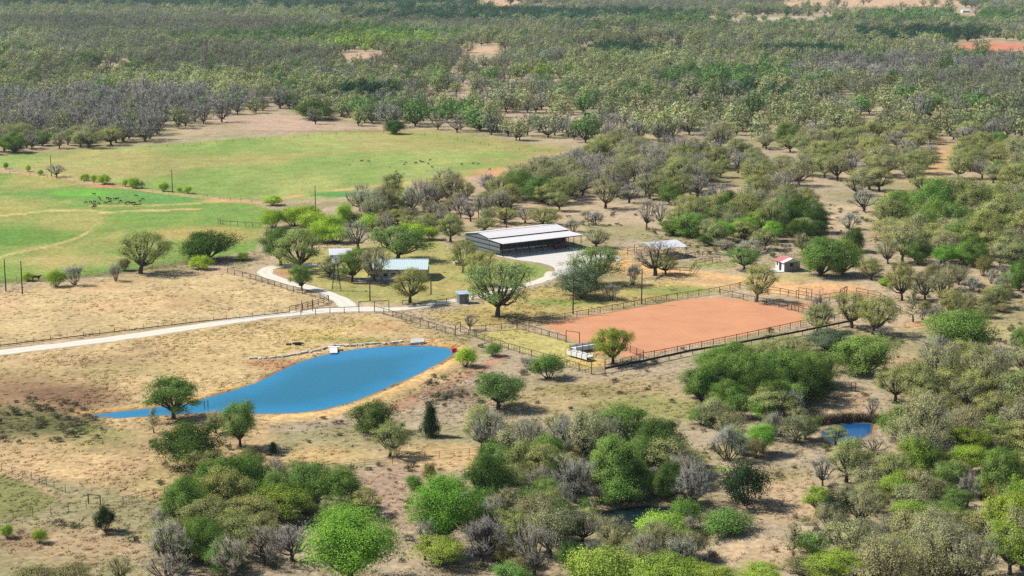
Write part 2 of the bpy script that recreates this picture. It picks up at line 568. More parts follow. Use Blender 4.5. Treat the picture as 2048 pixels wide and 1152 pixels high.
def ground_material():
    m = bpy.data.materials.new('soil_and_grass')
    m.use_nodes = True
    nt = m.node_tree
    b = nt.nodes['Principled BSDF']
    b.inputs['Roughness'].default_value = 1.0
    b.inputs['Specular IOR Level'].default_value = 0.05
    at = nt.nodes.new('ShaderNodeAttribute'); at.attribute_name = 'soil'
    tc = nt.nodes.new('ShaderNodeTexCoord')
    mp = nt.nodes.new('ShaderNodeMapping')
    nt.links.new(tc.outputs['Object'], mp.inputs['Vector'])

    def noise(scale, det, lo, hi):
        n = nt.nodes.new('ShaderNodeTexNoise')
        n.inputs['Scale'].default_value = scale
        n.inputs['Detail'].default_value = det
        n.inputs['Roughness'].default_value = 0.7
        nt.links.new(mp.outputs[0], n.inputs['Vector'])
        r = nt.nodes.new('ShaderNodeMapRange')
        r.inputs['From Min'].default_value = 0.3; r.inputs['From Max'].default_value = 0.7
        r.inputs['To Min'].default_value = lo; r.inputs['To Max'].default_value = hi
        nt.links.new(n.outputs['Fac'], r.inputs['Value'])
        return n, r
    na, ra = noise(0.75, 6, 0.60, 1.36)
    nb, rb = noise(0.16, 5, 0.86, 1.12)
    mu = nt.nodes.new('ShaderNodeMath'); mu.operation = 'MULTIPLY'
    nt.links.new(ra.outputs[0], mu.inputs[0]); nt.links.new(rb.outputs[0], mu.inputs[1])
    sc_ = nt.nodes.new('ShaderNodeVectorMath'); sc_.operation = 'SCALE'
    nt.links.new(at.outputs['Color'], sc_.inputs[0]); nt.links.new(mu.outputs[0], sc_.inputs['Scale'])
    nt.links.new(sc_.outputs[0], b.inputs['Base Color'])
    bp = nt.nodes.new('ShaderNodeBump')
    bp.inputs['Strength'].default_value = 0.6; bp.inputs['Distance'].default_value = 0.25
    nt.links.new(na.outputs['Fac'], bp.inputs['Height'])
    nt.links.new(bp.outputs[0], b.inputs['Normal'])
    return m


gm.materials.append(ground_material())
ground = bpy.data.objects.new('ground', gm)
COL.objects.link(ground)
tag(ground, 'dry tan ranch land with green pastures reaching to the horizon', 'ground', kind='structure')


# ------------------------------------------------------------------ sheets: roads, arena, water
def sheet(name, poly_px, z, m, label, cat, wob=0.0, closed_n=6):
    pts = crom([G(x, y) for x, y in poly_px], closed_n, True)
    pts = [Vector((p.x + (float(fbm(p.x, p.y, 4, 3)) - 0.5) * wob, p.y + (float(fbm(p.x, p.y, 4, 4)) - 0.5) * wob * 1.6, z)) for p in pts]
    bm = bmesh.new()
    f = bm.faces.new([bm.verts.new(p) for p in pts])
    bmesh.ops.triangulate(bm, faces=[f])
    bm.normal_update()
    for f in bm.faces:
        if f.normal.z < 0: f.normal_flip()
    me = bpy.data.meshes.new(name); bm.to_mesh(me); bm.free()
    me.materials.append(m)
    o = bpy.data.objects.new(name, me); COL.objects.link(o)
    return tag(o, label, cat, kind='structure')


def ribbon(name, line_px, widths, z, m, label, cat):
    pts = crom([G(x, y) for x, y in line_px], 14)
    if not hasattr(widths, '__len__'): widths = [widths] * len(line_px)
    mb = MB()
    n = len(pts)
    PR = (-1.0, -0.72, -0.45, -0.14, 0.14, 0.45, 0.72, 1.0)
    WE = (1.0, 0.35, 0.0, 0.55, 0.55, 0.0, 0.35, 1.0)
    wear = []
    for i, p in enumerate(pts):
        d = (pts[min(i + 1, n - 1)] - pts[max(i - 1, 0)]); d.z = 0; d.normalize()
        s_ = Vector((-d.y, d.x, 0))
        t = i / 14.0; k = min(int(t), len(widths) - 2)
        w = widths[k] + (widths[k + 1] - widths[k]) * (t - k)
        a = w / 2 + (float(fbm(p.x, p.y, 3, 51)) - 0.5) * 1.5
        b_ = w / 2 + (float(fbm(p.x, p.y, 3, 52)) - 0.5) * 1.5
        for q, e in zip(PR, WE):
            mb.v.append(tuple(p + s_ * q * (a if q > 0 else b_) + Vector((0, 0, z + 0.012 * (1 - abs(q))))))
            wear.append(e)
        if i:
            o_ = 8 * i
            for q in range(7):
                mb.f.append((o_ - 8 + q, o_ - 7 + q, o_ + 1 + q, o_ + q))
    o = mb.build(name, m)
    at = o.data.attributes.new('wear', 'FLOAT', 'POINT')
    at.data.foreach_set('value', np.array(wear, np.float32))
    return tag(o, label, cat, kind='structure')


M_GRAVEL = mat('white_caliche', alb(250, 243, 228), 0.95, 0.12, 0.7, bump=0.15)
gn_ = M_GRAVEL.node_tree
wa = gn_.nodes.new('ShaderNodeAttribute'); wa.attribute_name = 'wear'
wm_n = gn_.nodes.new('ShaderNodeTexNoise'); wm_n.inputs['Scale'].default_value = 0.5; wm_n.inputs['Detail'].default_value = 4
wmu = gn_.nodes.new('ShaderNodeMath'); wmu.operation = 'MULTIPLY'
wmx = gn_.nodes.new('ShaderNodeMix'); wmx.data_type = 'RGBA'; wmx.inputs['B'].default_value = (*alb(222, 208, 180), 1)
old = [l for l in gn_.links if l.to_socket.name == 'Base Color'][0].from_socket
gn_.links.new(wa.outputs['Fac'], wmu.inputs[0]); gn_.links.new(wm_n.outputs['Fac'], wmu.inputs[1])
gn_.links.new(wmu.outputs[0], wmx.inputs['Factor']); gn_.links.new(old, wmx.inputs['A'])
gn_.links.new(wmx.outputs['Result'], gn_.nodes['Principled BSDF'].inputs['Base Color'])
M_CONC = mat('pale_concrete', alb(240, 233, 224), 0.9, 0.1, 0.5)
M_SAND = mat('orange_arena_sand', alb(231, 164, 120), 1.0, 0.13, 0.11, bump=0.3)
sb_ = M_SAND.node_tree
wv = sb_.nodes.new('ShaderNodeTexWave'); wv.inputs['Scale'].default_value = 0.32; wv.inputs['Distortion'].default_value = 5.0; wv.inputs['Detail'].default_value = 3.0
mpw = sb_.nodes.new('ShaderNodeMapping'); mpw.inputs['Rotation'].default_value = (0, 0, math.radians(-54)); mpw.inputs['Scale'].default_value = (1, 0.15, 1)
tcw = sb_.nodes.new('ShaderNodeTexCoord'); sb_.links.new(tcw.outputs['Object'], mpw.inputs[0]); sb_.links.new(mpw.outputs[0], wv.inputs['Vector'])
mrw = sb_.nodes.new('ShaderNodeMapRange'); mrw.inputs['To Min'].default_value = 0.975; mrw.inputs['To Max'].default_value = 1.02
sb_.links.new(wv.outputs['Fac'], mrw.inputs['Value'])
mlw = sb_.nodes.new('ShaderNodeVectorMath'); mlw.operation = 'SCALE'
old = [l for l in sb_.links if l.to_socket.name == 'Base Color'][0].from_socket
sb_.links.new(old, mlw.inputs[0]); sb_.links.new(mrw.outputs[0], mlw.inputs['Scale']); sb_.links.new(mlw.outputs[0], sb_.nodes['Principled BSDF'].inputs['Base Color'])
ribbon('gravel_road', [(-160, 727), (0, 705), (200, 681), (400, 652), (520, 634), (600, 626), (680, 619), (760, 618)], [5.4, 5.4, 5.4, 5.4, 5.4, 5.6, 6.4, 6.0], 0.02, M_GRAVEL,
       'long white gravel road running from the left edge to the ranch gate', 'road')
ribbon('gravel_loop', [(700, 618), (690, 605), (665, 592), (630, 578), (580, 566), (545, 555), (530, 545), (540, 536), (575, 532), (640, 531), (680, 536)], [5.0, 5.0, 4.4, 4.2, 4.2, 4.4, 4.6, 4.4, 4.6, 5.2, 3.0], 0.03, M_GRAVEL,
       'white gravel loop curving up from the gate round the house lawn', 'road')
ribbon('gravel_drive', [(750, 619), (810, 617), (880, 606), (940, 596), (1000, 582), (1060, 568), (1095, 556), (1115, 544)], [5.0, 4.0, 3.4, 3.4, 3.4, 3.6, 4.4, 6.0], 0.04, M_GRAVEL,
       'pale gravel drive bending from the gate towards the metal barn', 'road')
sheet('barn_apron', [(982, 508), (1040, 521), (1080, 526), (1106, 535), (1112, 548), (1132, 553), (1160, 540), (1196, 528), (1240, 522), (1235, 512), (1180, 503), (1130, 494), (1040, 500)], 0.05, M_CONC,
      'pale bare apron in front of the long metal barn', 'pavement', 0.8)
sheet('arena_sand', ARENA, 0.02, M_SAND, 'orange sand floor of the fenced riding arena', 'arena', 2.2)


def water_mat(name, deep, shallow, rough=0.1, bump=0.3, spec=0.5):
    m = bpy.data.materials.new(name)
    m.use_nodes = True
    nt = m.node_tree
    b = nt.nodes['Principled BSDF']
    b.inputs['Roughness'].default_value = rough
    b.inputs['IOR'].default_value = 1.33
    b.inputs['Specular IOR Level'].default_value = spec
    tc = nt.nodes.new('ShaderNodeTexCoord')
    mp = nt.nodes.new('ShaderNodeMapping'); mp.inputs['Scale'].default_value = (1.0, 0.6, 1)
    nz = nt.nodes.new('ShaderNodeTexNoise'); nz.inputs['Scale'].default_value = 1.6; nz.inputs['Detail'].default_value = 3
    n3_ = nt.nodes.new('ShaderNodeTexNoise'); n3_.inputs['Scale'].default_value = 0.035; n3_.inputs['Detail'].default_value = 4
    bp = nt.nodes.new('ShaderNodeBump'); bp.inputs['Distance'].default_value = 0.12
    mr = nt.nodes.new('ShaderNodeMapRange')
    mr.inputs['From Min'].default_value = 0.4; mr.inputs['From Max'].default_value = 0.62
    mr.inputs['To Min'].default_value = bump * 0.15; mr.inputs['To Max'].default_value = bump
    nt.links.new(tc.outputs['Object'], mp.inputs[0]); nt.links.new(mp.outputs[0], nz.inputs['Vector'])
    nt.links.new(tc.outputs['Object'], n3_.inputs['Vector'])
    nt.links.new(n3_.outputs['Fac'], mr.inputs['Value']); nt.links.new(mr.outputs[0], bp.inputs['Strength'])
    nt.links.new(nz.outputs['Fac'], bp.inputs['Height']); nt.links.new(bp.outputs[0], b.inputs['Normal'])
    at = nt.nodes.new('ShaderNodeAttribute'); at.attribute_name = 'depth'
    cr = nt.nodes.new('ShaderNodeMix'); cr.data_type = 'RGBA'
    cr.inputs['A'].default_value = (*shallow, 1)
    cr.inputs['B'].default_value = (*deep, 1)
    nt.links.new(at.outputs['Fac'], cr.inputs['Factor'])
    ae = nt.nodes.new('ShaderNodeAttribute'); ae.attribute_name = 'edge'
    ce = nt.nodes.new('ShaderNodeMix'); ce.data_type = 'RGBA'
    ce.inputs['B'].default_value = (0.14, 0.125, 0.085, 1)
    nt.links.new(ae.outputs['Fac'], ce.inputs['Factor'])
    nt.links.new(cr.outputs['Result'], ce.inputs['A'])
    nt.links.new(ce.outputs['Result'], b.inputs['Base Color'])
    return m


def water(name, poly, z, m, label, reach):
    P = np.array(poly)
    sx, sy = (6.0, 2.0) if len(poly) > 12 else (4.0, 1.5)
    xs = np.arange(P[:, 0].min() - 9, P[:, 0].max() + 10, sx)
    ys = np.arange(P[:, 1].max() + 3, P[:, 1].min() - 4, -sy)
    A, B = np.meshgrid(xs, ys)
    d = sdf(A, B, poly)
    w = np.array([tuple(G(a_, b_, z)) for a_, b_ in zip(A.ravel(), B.ravel())])
    n_ = A.shape[1]
    f = []
    ins = d < 2.6
    for i in range(A.shape[0] - 1):
        for j in range(n_ - 1):
            if ins[i, j] or ins[i, j + 1] or ins[i + 1, j] or ins[i + 1, j + 1]:
                f.append((i * n_ + j, i * n_ + j + 1, (i + 1) * n_ + j + 1, (i + 1) * n_ + j))
    me = bpy.data.meshes.new(name)
    me.from_pydata([tuple(p) for p in w], [], f)
    at = me.attributes.new('depth', 'FLOAT', 'POINT')
    wob_ = (fbm(w[:, 0], w[:, 1], 5 if reach < 10 else 16, 8) - 0.5) * (2.0 if reach < 10 else 26.0)
    at.data.foreach_set('value', smooth(-0.4, -reach, d.ravel() + wob_).astype(np.float32))
    wob2 = (fbm(w[:, 0], w[:, 1], 4, 18) - 0.5) * 2.4
    at = me.attributes.new('edge', 'FLOAT', 'POINT')
    at.data.foreach_set('value', (smooth(-2.6, -0.2, d.ravel() + wob2) * 0.8).astype(np.float32))
    bm = bmesh.new(); bm.from_mesh(me)
    bmesh.ops.delete(bm, geom=[v for v in bm.verts if not v.link_faces], context='VERTS')
    bm.to_mesh(me); bm.free()
    me.materials.append(m)
    o = bpy.data.objects.new(name, me); COL.objects.link(o)
    return tag(o, label, 'water', kind='structure')


M_WATER = water_mat('blue_pond_water', (0.0, 0.115, 0.19), (0.004, 0.165, 0.31), 0.05, 0.3, 0.4)
M_CREEK = water_mat('dark_creek_water', (0.006, 0.016, 0.02), (0.03, 0.03, 0.022), 0.06, 0.1)
M_WATER2 = water_mat('deep_blue_water', (0.003, 0.062, 0.18), (0.012, 0.03, 0.045), 0.12, 0.3)
water('pond', POND, -0.1, M_WATER, 'large blue pond with a sandy bank below the gravel road', 26.0)
water('pond', POND2, -0.05, M_WATER2, 'small deep blue pool half hidden by bare trees at lower right', 2.5)
water('creek_pool', POND3, -0.05, M_CREEK, 'dark shaded creek pool among the thicket at the bottom', 3.0)
water('pond', POND4, -0.05, M_CREEK, 'sliver of pale water behind the yellow-green trees at right', 2.5)
water('pond', POND6, -0.05, M_WATER2, 'tiny far pond glinting between the woodland trees', 1.0)


def soil_at(x, y):
    """colour of the ground at a place"""
    i = np.clip(np.searchsorted(Ys, y), 1, NR - 2)
    j = np.clip(np.searchsorted(ts, x / np.maximum(y, 190.0)), 1, NC - 2)
    return c[i, j]

# ------------------------------------------------------------------ buildings
U = CAM_H / 68.0
M_ROOFW = mat('white_metal_roof', (0.56, 0.54, 0.535), 0.5, 0.08, 0.4, spec=0.3)
M_ROOFG = mat('galvanised_roof', (0.56, 0.57, 0.585), 0.4, 0.08, 0.5, spec=0.4)
M_ROOFA = mat('pale_aqua_roof', (0.47, 0.57, 0.57), 0.45, 0.07, 0.5)
M_ROOFR = mat('faded_red_roof', (0.42, 0.13, 0.13), 0.6, 0.25, 1.2)
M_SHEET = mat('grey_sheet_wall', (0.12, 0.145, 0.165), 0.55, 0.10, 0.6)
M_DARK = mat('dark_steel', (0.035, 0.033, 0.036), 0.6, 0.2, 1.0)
M_SHADE = mat('shaded_barn_wall', (0.06, 0.065, 0.07), 0.8, 0.2, 0.6)  # sheet colour darkened to carry the shade under the roofs
M_WHITE = mat('white_paint', (0.62, 0.61, 0.59), 0.6, 0.08, 0.8)
M_STONE = mat('pale_limestone', (0.50, 0.45, 0.38), 0.9, 0.25, 1.3, bump=0.3)
M_STONE2 = mat('brown_stone', (0.24, 0.18, 0.14), 0.9, 0.3, 1.3, bump=0.3)
M_WOOD = mat('weathered_board', (0.22, 0.20, 0.185), 0.9, 0.25, 1.2)
M_GLASS = mat('dark_window_glass', (0.018, 0.022, 0.026), 0.12, 0.1, 1.0, spec=0.5)
M_DOOR = mat('dark_doorway_board', (0.03, 0.028, 0.03), 0.8, 0.2, 1.0)
M_RED = mat('red_plastic', (0.55, 0.035, 0.03), 0.5, 0.1, 2.0)
M_MAROON = mat('maroon_paint', (0.11, 0.022, 0.022), 0.5, 0.2, 1.0)
M_RUBBER = mat('black_rubber', (0.022, 0.021, 0.02), 0.85, 0.2, 2.0)


def panels_roof(parent, a0, a1, b0, z0, b1, z1, m, w=1.9, t=0.05, name='roof_panel', rib=True):
    """roof slope in metal sheets running from (y=b0,z0) to (y=b1,z1), x from a0 to a1"""
    n = max(1, round(abs(a1 - a0) / w))
    dx = (a1 - a0) / n
    mb = MB().slab([(0, b0, z0), (dx - 0.03, b0, z0), (dx - 0.03, b1, z1), (0, b1, z1)], t)
    if rib:
        for k in (0.33, 0.66):
            mb.slab([(dx * k - 0.03, b0, z0 + 0.035), (dx * k + 0.03, b0, z0 + 0.035), (dx * k + 0.03, b1, z1 + 0.035), (dx * k - 0.03, b1, z1 + 0.035)], 0.04)
    me = mb.mesh(name, m)
    for i in range(n):
        inst(name, me, parent, (a0 + dx * i, 0, 0.012 * (i % 2)))


# the long metal barn: gabled hall, lower lean-to in front, all aligned with the arena
Lb, d1, d2, d3 = 22.6 * U, 5.9 * U, 4.7 * U, 5.68 * U
h0, h1, h2, h3, h4 = 3.22 * U, 3.48 * U, 3.78 * U, 4.45 * U, 3.55 * U
barn = empty('metal_barn', (-2.05 * U, 381.1 * U, 0), math.radians(34))
tag(barn, 'long metal barn with a white two-step roof and open front', 'barn')
panels_roof(barn, -0.4, Lb + 0.4, -0.3, h0, d1 + 0.2, h1, M_ROOFW)
panels_roof(barn, -0.4, Lb + 0.4, d1 - 0.5, h2 - 0.06, d1 + d2, h3, M_ROOFW)
panels_roof(barn, -0.4, Lb + 0.4, d1 + d2, h3 - 0.01, d1 + d2 + d3 + 0.4, h4, M_ROOFW)
MB().box((Lb / 2, d1 + d2, h3 + 0.05), (Lb + 0.8, 0.4, 0.06)).build('ridge_cap', M_ROOFW, barn)
D = d1 + d2 + d3
MB().add([(0, d1, 0.25), (0, D, 0.25), (0, D, h4 - 0.1), (0, d1 + d2, h3 - 0.1), (0, d1, h2 - 0.12),
          (0.12, d1, 0.25), (0.12, D, 0.25), (0.12, D, h4 - 0.1), (0.12, d1 + d2, h3 - 0.1), (0.12, d1, h2 - 0.12)],
         [(0, 1, 2, 3, 4), (9, 8, 7, 6, 5), (0, 5, 6, 1), (1, 6, 7, 2), (2, 7, 8, 3), (3, 8, 9, 4), (4, 9, 5, 0)]).build('end_wall', M_SHEET, barn)
MB().box((0.06, d1 * 0.62, 2.55), (0.1, d1 * 0.72, 3.1)).build('end_wall', M_SHEET, barn)
for zz in (1.5, 2.9, 4.3):
    MB().box((-0.06, d1 * 0.3 + (D - d1 * 0.3) / 2, zz), (0.12, D - d1 * 0.3, 0.28)).build('girt', M_DARK, barn)
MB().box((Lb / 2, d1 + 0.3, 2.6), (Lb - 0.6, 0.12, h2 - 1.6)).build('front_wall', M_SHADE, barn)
MB().box((Lb / 2 - 4, d1 + 0.18, 0.55), (Lb - 8, 0.1, 0.55)).build('skirt_board', M_WHITE, barn)
MB().box((Lb / 2, D - 0.05, 2.2), (Lb, 0.12, 4.2)).build('back_wall', M_SHEET, barn)
for yy, zt in ((0.0, h0 - 0.05), (d1 * 0.5, (h0 + h1) / 2 - 0.06), (d1, h1 - 0.06)):
    pm = MB().tube([(0, 0, 0), (0, 0, zt)], 0.11, 6).mesh('post', M_DARK)
    for i in range(7):
        inst('post', pm, barn, (0.15 + (Lb - 0.3) * i / 6.0, yy, 0))
MB().box((Lb / 2, -0.1, h0 - 0.2), (Lb, 0.14, 0.28)).build('eave_beam', M_DARK, barn)
MB().box((Lb / 2, d1 - 0.35, h2 - 0.28), (Lb, 0.12, 0.3)).build('eave_beam', M_DARK, barn)
# a dark red farm truck parked under the lean-to
tr = empty('farm_truck', barn.matrix_basis @ Vector((Lb * 0.80, 3.4, 0)), math.radians(34))
tag(tr, 'dark red farm truck parked in the shade under the barn roof', 'truck')
MB().box((0, 0, 0.95), (5.2, 1.9, 0.5)).box((-1.5, 0, 1.45), (2.2, 1.85, 0.5)).build('body', M_MAROON, tr)
MB().add([(-0.2, -0.9, 1.2), (1.5, -0.9, 1.2), (1.5, 0.9, 1.2), (-0.2, 0.9, 1.2), (0.05, -0.78, 2.1), (1.1, -0.78, 2.1), (1.1, 0.78, 2.1), (0.05, 0.78, 2.1)],
         [(4, 5, 6, 7), (0, 1, 5, 4), (1, 2, 6, 5), (2, 3, 7, 6), (3, 0, 4, 7)]).build('cab', M_MAROON, tr)
MB().box((0.6, -0.87, 1.65), (0.9, 0.04, 0.5)).build('side_window', M_GLASS, tr)
for wx in (-1.7, 1.7):
    for wy in (-0.9, 0.9):
        w_ = MB().tube([(wx, wy - 0.12, 0.42), (wx, wy + 0.12, 0.42)], 0.42, 14).build('wheel', M_RUBBER, tr)

# the house with the aqua roof
hp = G(852, 561)
hL = 12.6 * U; hd = 8.6 * U; he = 2.55 * U; hr = 3.95 * U
house = empty('ranch_house', (hp.x - hL, hp.y, 0), math.radians(0))
tag(house, 'stone ranch house with a pale aqua metal roof', 'house')
panels_roof(house, -0.6, hL + 0.6, -0.5, he - 0.1, hd / 2, hr, M_ROOFA, 1.6)
panels_roof(house, -0.6, hL + 0.6, hd / 2, hr - 0.01, hd + 0.5, he - 0.1, M_ROOFA, 1.6)
MB().box((hL / 2, hd / 2, hr + 0.05), (hL + 1.2, 0.35, 0.06)).build('ridge_cap', M_ROOFA, house)
MB().add([(0, 0, 0), (hL, 0, 0), (hL, hd, 0), (0, hd, 0), (0, 0, he - 0.2), (hL, 0, he - 0.2), (hL, hd, he - 0.2), (0, hd, he - 0.2), (0, hd / 2, hr - 0.15), (hL, hd / 2, hr - 0.15)],
         [(0, 1, 5, 4), (2, 3, 7, 6), (1, 2, 6, 9, 5), (3, 0, 4, 8, 7)]).build('wall', M_STONE, house)
for k, xx in enumerate((2.5, 5.2, 10.4, 13.4)):
    w_ = MB().box((xx, -0.06, 1.75), (1.3, 0.08, 1.3)).build('window', M_WHITE, house)
    MB().box((xx, -0.11, 1.75), (1.05, 0.05, 1.05)).build('pane', M_GLASS, w_)
dr = MB().box((7.6, -0.06, 1.1), (1.3, 0.1, 2.2)).build('door', M_DOOR, house)
MB().box((8.05, -0.14, 1.05), (0.08, 0.08, 0.16)).build('handle', M_WHITE, dr)
arch = [(7.6 + 1.9 * math.cos(t), -0.02, 2.0 + 1.2 * math.sin(t)) for t in np.linspace(0, math.pi, 9)]
MB().tube([(9.5, -0.05, 0)] + arch + [(5.7, -0.05, 0)], 0.16, 5).build('door_arch', M_STONE2, house)
for yy in (2.2, 5.6):
    w_ = MB().box((hL + 0.05, yy, 1.8), (0.08, 1.1, 1.5)).build('window', M_WHITE, house)
    MB().box((hL + 0.1, yy, 1.8), (0.05, 0.85, 1.2)).build('pane', M_GLASS, w_)
MB().box((hL + 0.35, hd / 2 + 3.0, 1.3), (0.3, 0.3, 2.6)).build('porch_post', M_WHITE, house)
MB().box((3.0, hd * 0.75, hr - 0.1), (0.9, 0.9, 1.6)).build('chimney', M_STONE2, house)
# stone terrace left of the house
te = empty('stone_terrace', G(742, 568))
tag(te, 'brown stone terrace steps under the trees beside the house', 'terrace')
for r_, (y0, z0) in enumerate(((0, 0.0), (1.4, 0.35), (2.8, 0.7))):
    x = -5.0
    while x < 6.0:
        w_ = random.uniform(0.8, 1.6)
        MB().box((x + w_ / 2, y0, z0 / 2 + 0.25), (w_ - 0.06, 1.3, z0 + 0.5), 0, 0.05).build('stone', M_STONE2 if random.random() < 0.7 else M_STONE, te)
        x += w_

# small white lean-to shed behind the loop
shp = G(660, 524)
sh = empty('open_shed', (shp.x, shp.y, 0), math.radians(8))
tag(sh, 'small white open-fronted shed with a galvanised roof behind the house trees', 'shed')
sw, sd = 5.0 * U, 3.6 * U
panels_roof(sh, -0.2, sw + 0.2, -0.3, 2.2, sd + 0.2, 3.3, M_ROOFG, 1.2)
MB().add([(0, 0, 0), (0, sd, 0), (0, sd, 3.15), (0, 0, 2.1), (0.1, 0, 0), (0.1, sd, 0), (0.1, sd, 3.15), (0.1, 0, 2.1)],
         [(0, 1, 2, 3), (7, 6, 5, 4), (0, 4, 5, 1), (1, 5, 6, 2), (2, 6, 7, 3), (3, 7, 4, 0)]).build('side_wall', M_WHITE, sh)
MB().box((sw / 2, sd - 0.06, 1.5), (sw, 0.1, 3.0)).build('back_wall', M_WHITE, sh)
MB().box((sw - 0.05, sd / 2, 1.25), (0.1, sd, 2.3)).build('side_wall', M_WHITE, sh)
for xx in (0.1, sw / 2, sw - 0.1):
    MB().box((xx, 0, 1.05), (0.15, 0.15, 2.1)).build('post', M_WOOD, sh)

# grey well house by the drive
wp = G(930, 608)
wh = empty('well_house', (wp.x - 1.5, wp.y, 0), math.radians(20))
tag(wh, 'small grey well house with a flat bluish roof beside the drive', 'shed')
MB().box((1.4, 1.2, 1.3), (2.7, 2.3, 2.6)).build('wall', M_SHEET, wh)
MB().slab([(-0.3, -0.4, 2.75), (3.1, -0.4, 2.75), (3.1, 2.8, 3.1), (-0.3, 2.8, 3.1)], 0.12).build('roof', mat('bluish_roof', (0.34, 0.42, 0.50), 0.5, 0.1, 0.8), wh)
dr = MB().box((1.1, 0.02, 1.0), (0.9, 0.08, 2.0)).build('door', M_WOOD, wh)
MB().box((1.45, -0.04, 1.0), (0.07, 0.07, 0.14)).build('handle', M_DARK, dr)

# open gabled hay shed right of the barn
bp_ = G(1309, 521)
b2 = empty('hay_shed', (bp_.x, bp_.y, 0), math.radians(28))
tag(b2, 'open gabled hay shed with a white roof behind a bare oak', 'shed')
sl, sdp, e2, r2 = 8.8 * U, 9.0 * U, 2.6 * U, 3.55 * U
panels_roof(b2, -0.2, sl + 0.2, -0.3, e2, sdp / 2, r2, M_ROOFG, 1.6)
panels_roof(b2, -0.2, sl + 0.2, sdp / 2, r2 - 0.01, sdp + 0.3, e2, M_ROOFG, 1.6)
MB().add([(sl, 0.2, e2 - 0.1), (sl, sdp - 0.2, e2 - 0.1), (sl, sdp / 2, r2 - 0.1), (sl - 0.1, 0.2, e2 - 0.1), (sl - 0.1, sdp - 0.2, e2 - 0.1), (sl - 0.1, sdp / 2, r2 - 0.1)],
         [(0, 1, 2), (5, 4, 3), (0, 3, 4, 1), (1, 4, 5, 2), (2, 5, 3, 0)]).build('gable_shade', M_SHADE, b2)  # dark triangle standing in for the shade inside the open gable
pm = MB().tube([(0, 0, 0), (0, 0, e2 - 0.05)], 0.1, 6).mesh('post', M_DARK)
for xx in (0.1, sl / 2, sl - 0.1):
    for yy in (0.1, sdp - 0.3):
        inst('post', pm, b2, (xx, yy, 0))

# the small shed with the red roof
rp = G(1568, 544)
rs = empty('tin_shed', (rp.x, rp.y, 0), math.radians(20))
tag(rs, 'tiny pale board shed with a faded red tin roof beside a big oak', 'shed')
fw, fd, fe, fr = 3.9, 4.0, 2.15, 2.85
rs.scale = (1.35, 1.35, 1.35)
R = rs
# front (facing lower left) lies along -x side; ridge along y
MB().add([(0, 0, 0), (fd, 0, 0), (fd, fw, 0), (0, fw, 0), (0, 0, fe), (fd, 0, fe), (fd, fw, fe), (0, fw, fe), (fd / 2, 0, fr), (fd / 2, fw, fr)],
         [(0, 1, 5, 8, 4), (1, 2, 6, 5), (2, 3, 7, 9, 6), (3, 0, 4, 7)]).build('wall', M_WHITE, R)
for i in range(3):
    y0 = -0.25 + i * (fw + 0.5) / 3.0
    MB().slab([(-0.35, y0, fe - 0.1), (fd / 2, y0, fr + 0.04), (fd / 2, y0 + 1.44, fr + 0.04), (-0.35, y0 + 1.44, fe - 0.1)], -0.06).build('roof_panel', M_ROOFR if i else M_ROOFG, R)
    MB().slab([(fd / 2, y0, fr + 0.05), (fd + 0.35, y0, fe - 0.09), (fd + 0.35, y0 + 1.44, fe - 0.09), (fd / 2, y0 + 1.44, fr + 0.05)], -0.06).build('roof_panel', M_ROOFG, R)
MB().box((-0.04, 1.7, 1.0), (0.08, 0.9, 2.0)).build('door', M_DOOR, R)
MB().box((-0.04, 3.1, 1.4), (0.08, 0.5, 0.5)).build('window', M_GLASS, R)
MB().box((1.8, -0.04, 1.5), (0.8, 0.08, 0.7)).build('window', M_GLASS, R)
for k in range(9):
    MB().box((0.25 + k * 0.44, -0.02, 1.05), (0.38, 0.05, 2.1)).build('board', M_WOOD, R)
MB().box((-1.2, 2.0, 0.06), (2.4, 4.6, 0.12)).build('slab', M_CONC, R)

# far farmhouse on the skyline field
fp = G(1931, 25)
fh = empty('farmhouse', (fp.x - 5, fp.y, 0), 0.2)
tag(fh, 'tiny far white farmhouse with a pale roof near the top right', 'house')
MB().add([(0, 0, 0), (14, 0, 0), (14, 9, 0), (0, 9, 0), (0, 0, 3.4), (14, 0, 3.4), (14, 9, 3.4), (0, 9, 3.4), (0, 4.5, 6.2), (14, 4.5, 6.2)],
         [(0, 1, 5, 4), (1, 2, 6, 9, 5), (2, 3, 7, 6), (3, 0, 4, 8, 7)]).build('wall', M_WHITE, fh)
MB().slab([(-0.6, -0.8, 3.0), (14.6, -0.8, 3.0), (14.6, 4.5, 6.4), (-0.6, 4.5, 6.4)], 0.15).slab([(-0.6, 4.5, 6.4), (14.6, 4.5, 6.4), (14.6, 9.8, 3.0), (-0.6, 9.8, 3.0)], 0.15).build('roof', M_ROOFW, fh)
for xx in (3, 7, 11):
    MB().box((xx, -0.05, 1.8), (1.2, 0.1, 1.4)).build('window', M_GLASS, fh)

# ------------------------------------------------------------------ windmill, tank, posts and poles
wm = empty('windmill', G(673, 581))
tag(wm, 'steel windmill on a four-legged lattice tower on the lawn', 'windmill')
TH = 8.8
for sx, sy in ((-1, -1), (1, -1), (1, 1), (-1, 1)):
    MB().tube([(sx * 1.25, sy * 1.25, 0), (sx * 0.2, sy * 0.2, TH)], 0.07, 5).build('leg', M_DARK, wm)
for zz in (0.9, 2.4, 4.2, 6.0):
    r_ = 1.25 - (1.05 * zz / TH)
    mb = MB()
    q = [(-r_, -r_, zz), (r_, -r_, zz), (r_, r_, zz), (-r_, r_, zz)]
    for k in range(4): mb.tube([q[k], q[(k + 1) % 4]], 0.04, 4)
    mb.build('brace', M_DARK, wm)
MB().tube([(0, 0, 0), (0, 0, TH)], 0.05, 5).build('pump_rod', M_WHITE, wm)
wl_ = MB().tube([(0, -0.35, TH + 0.2), (0, 0.3, TH + 0.2)], 0.16, 8).build('hub', M_DARK, wm)
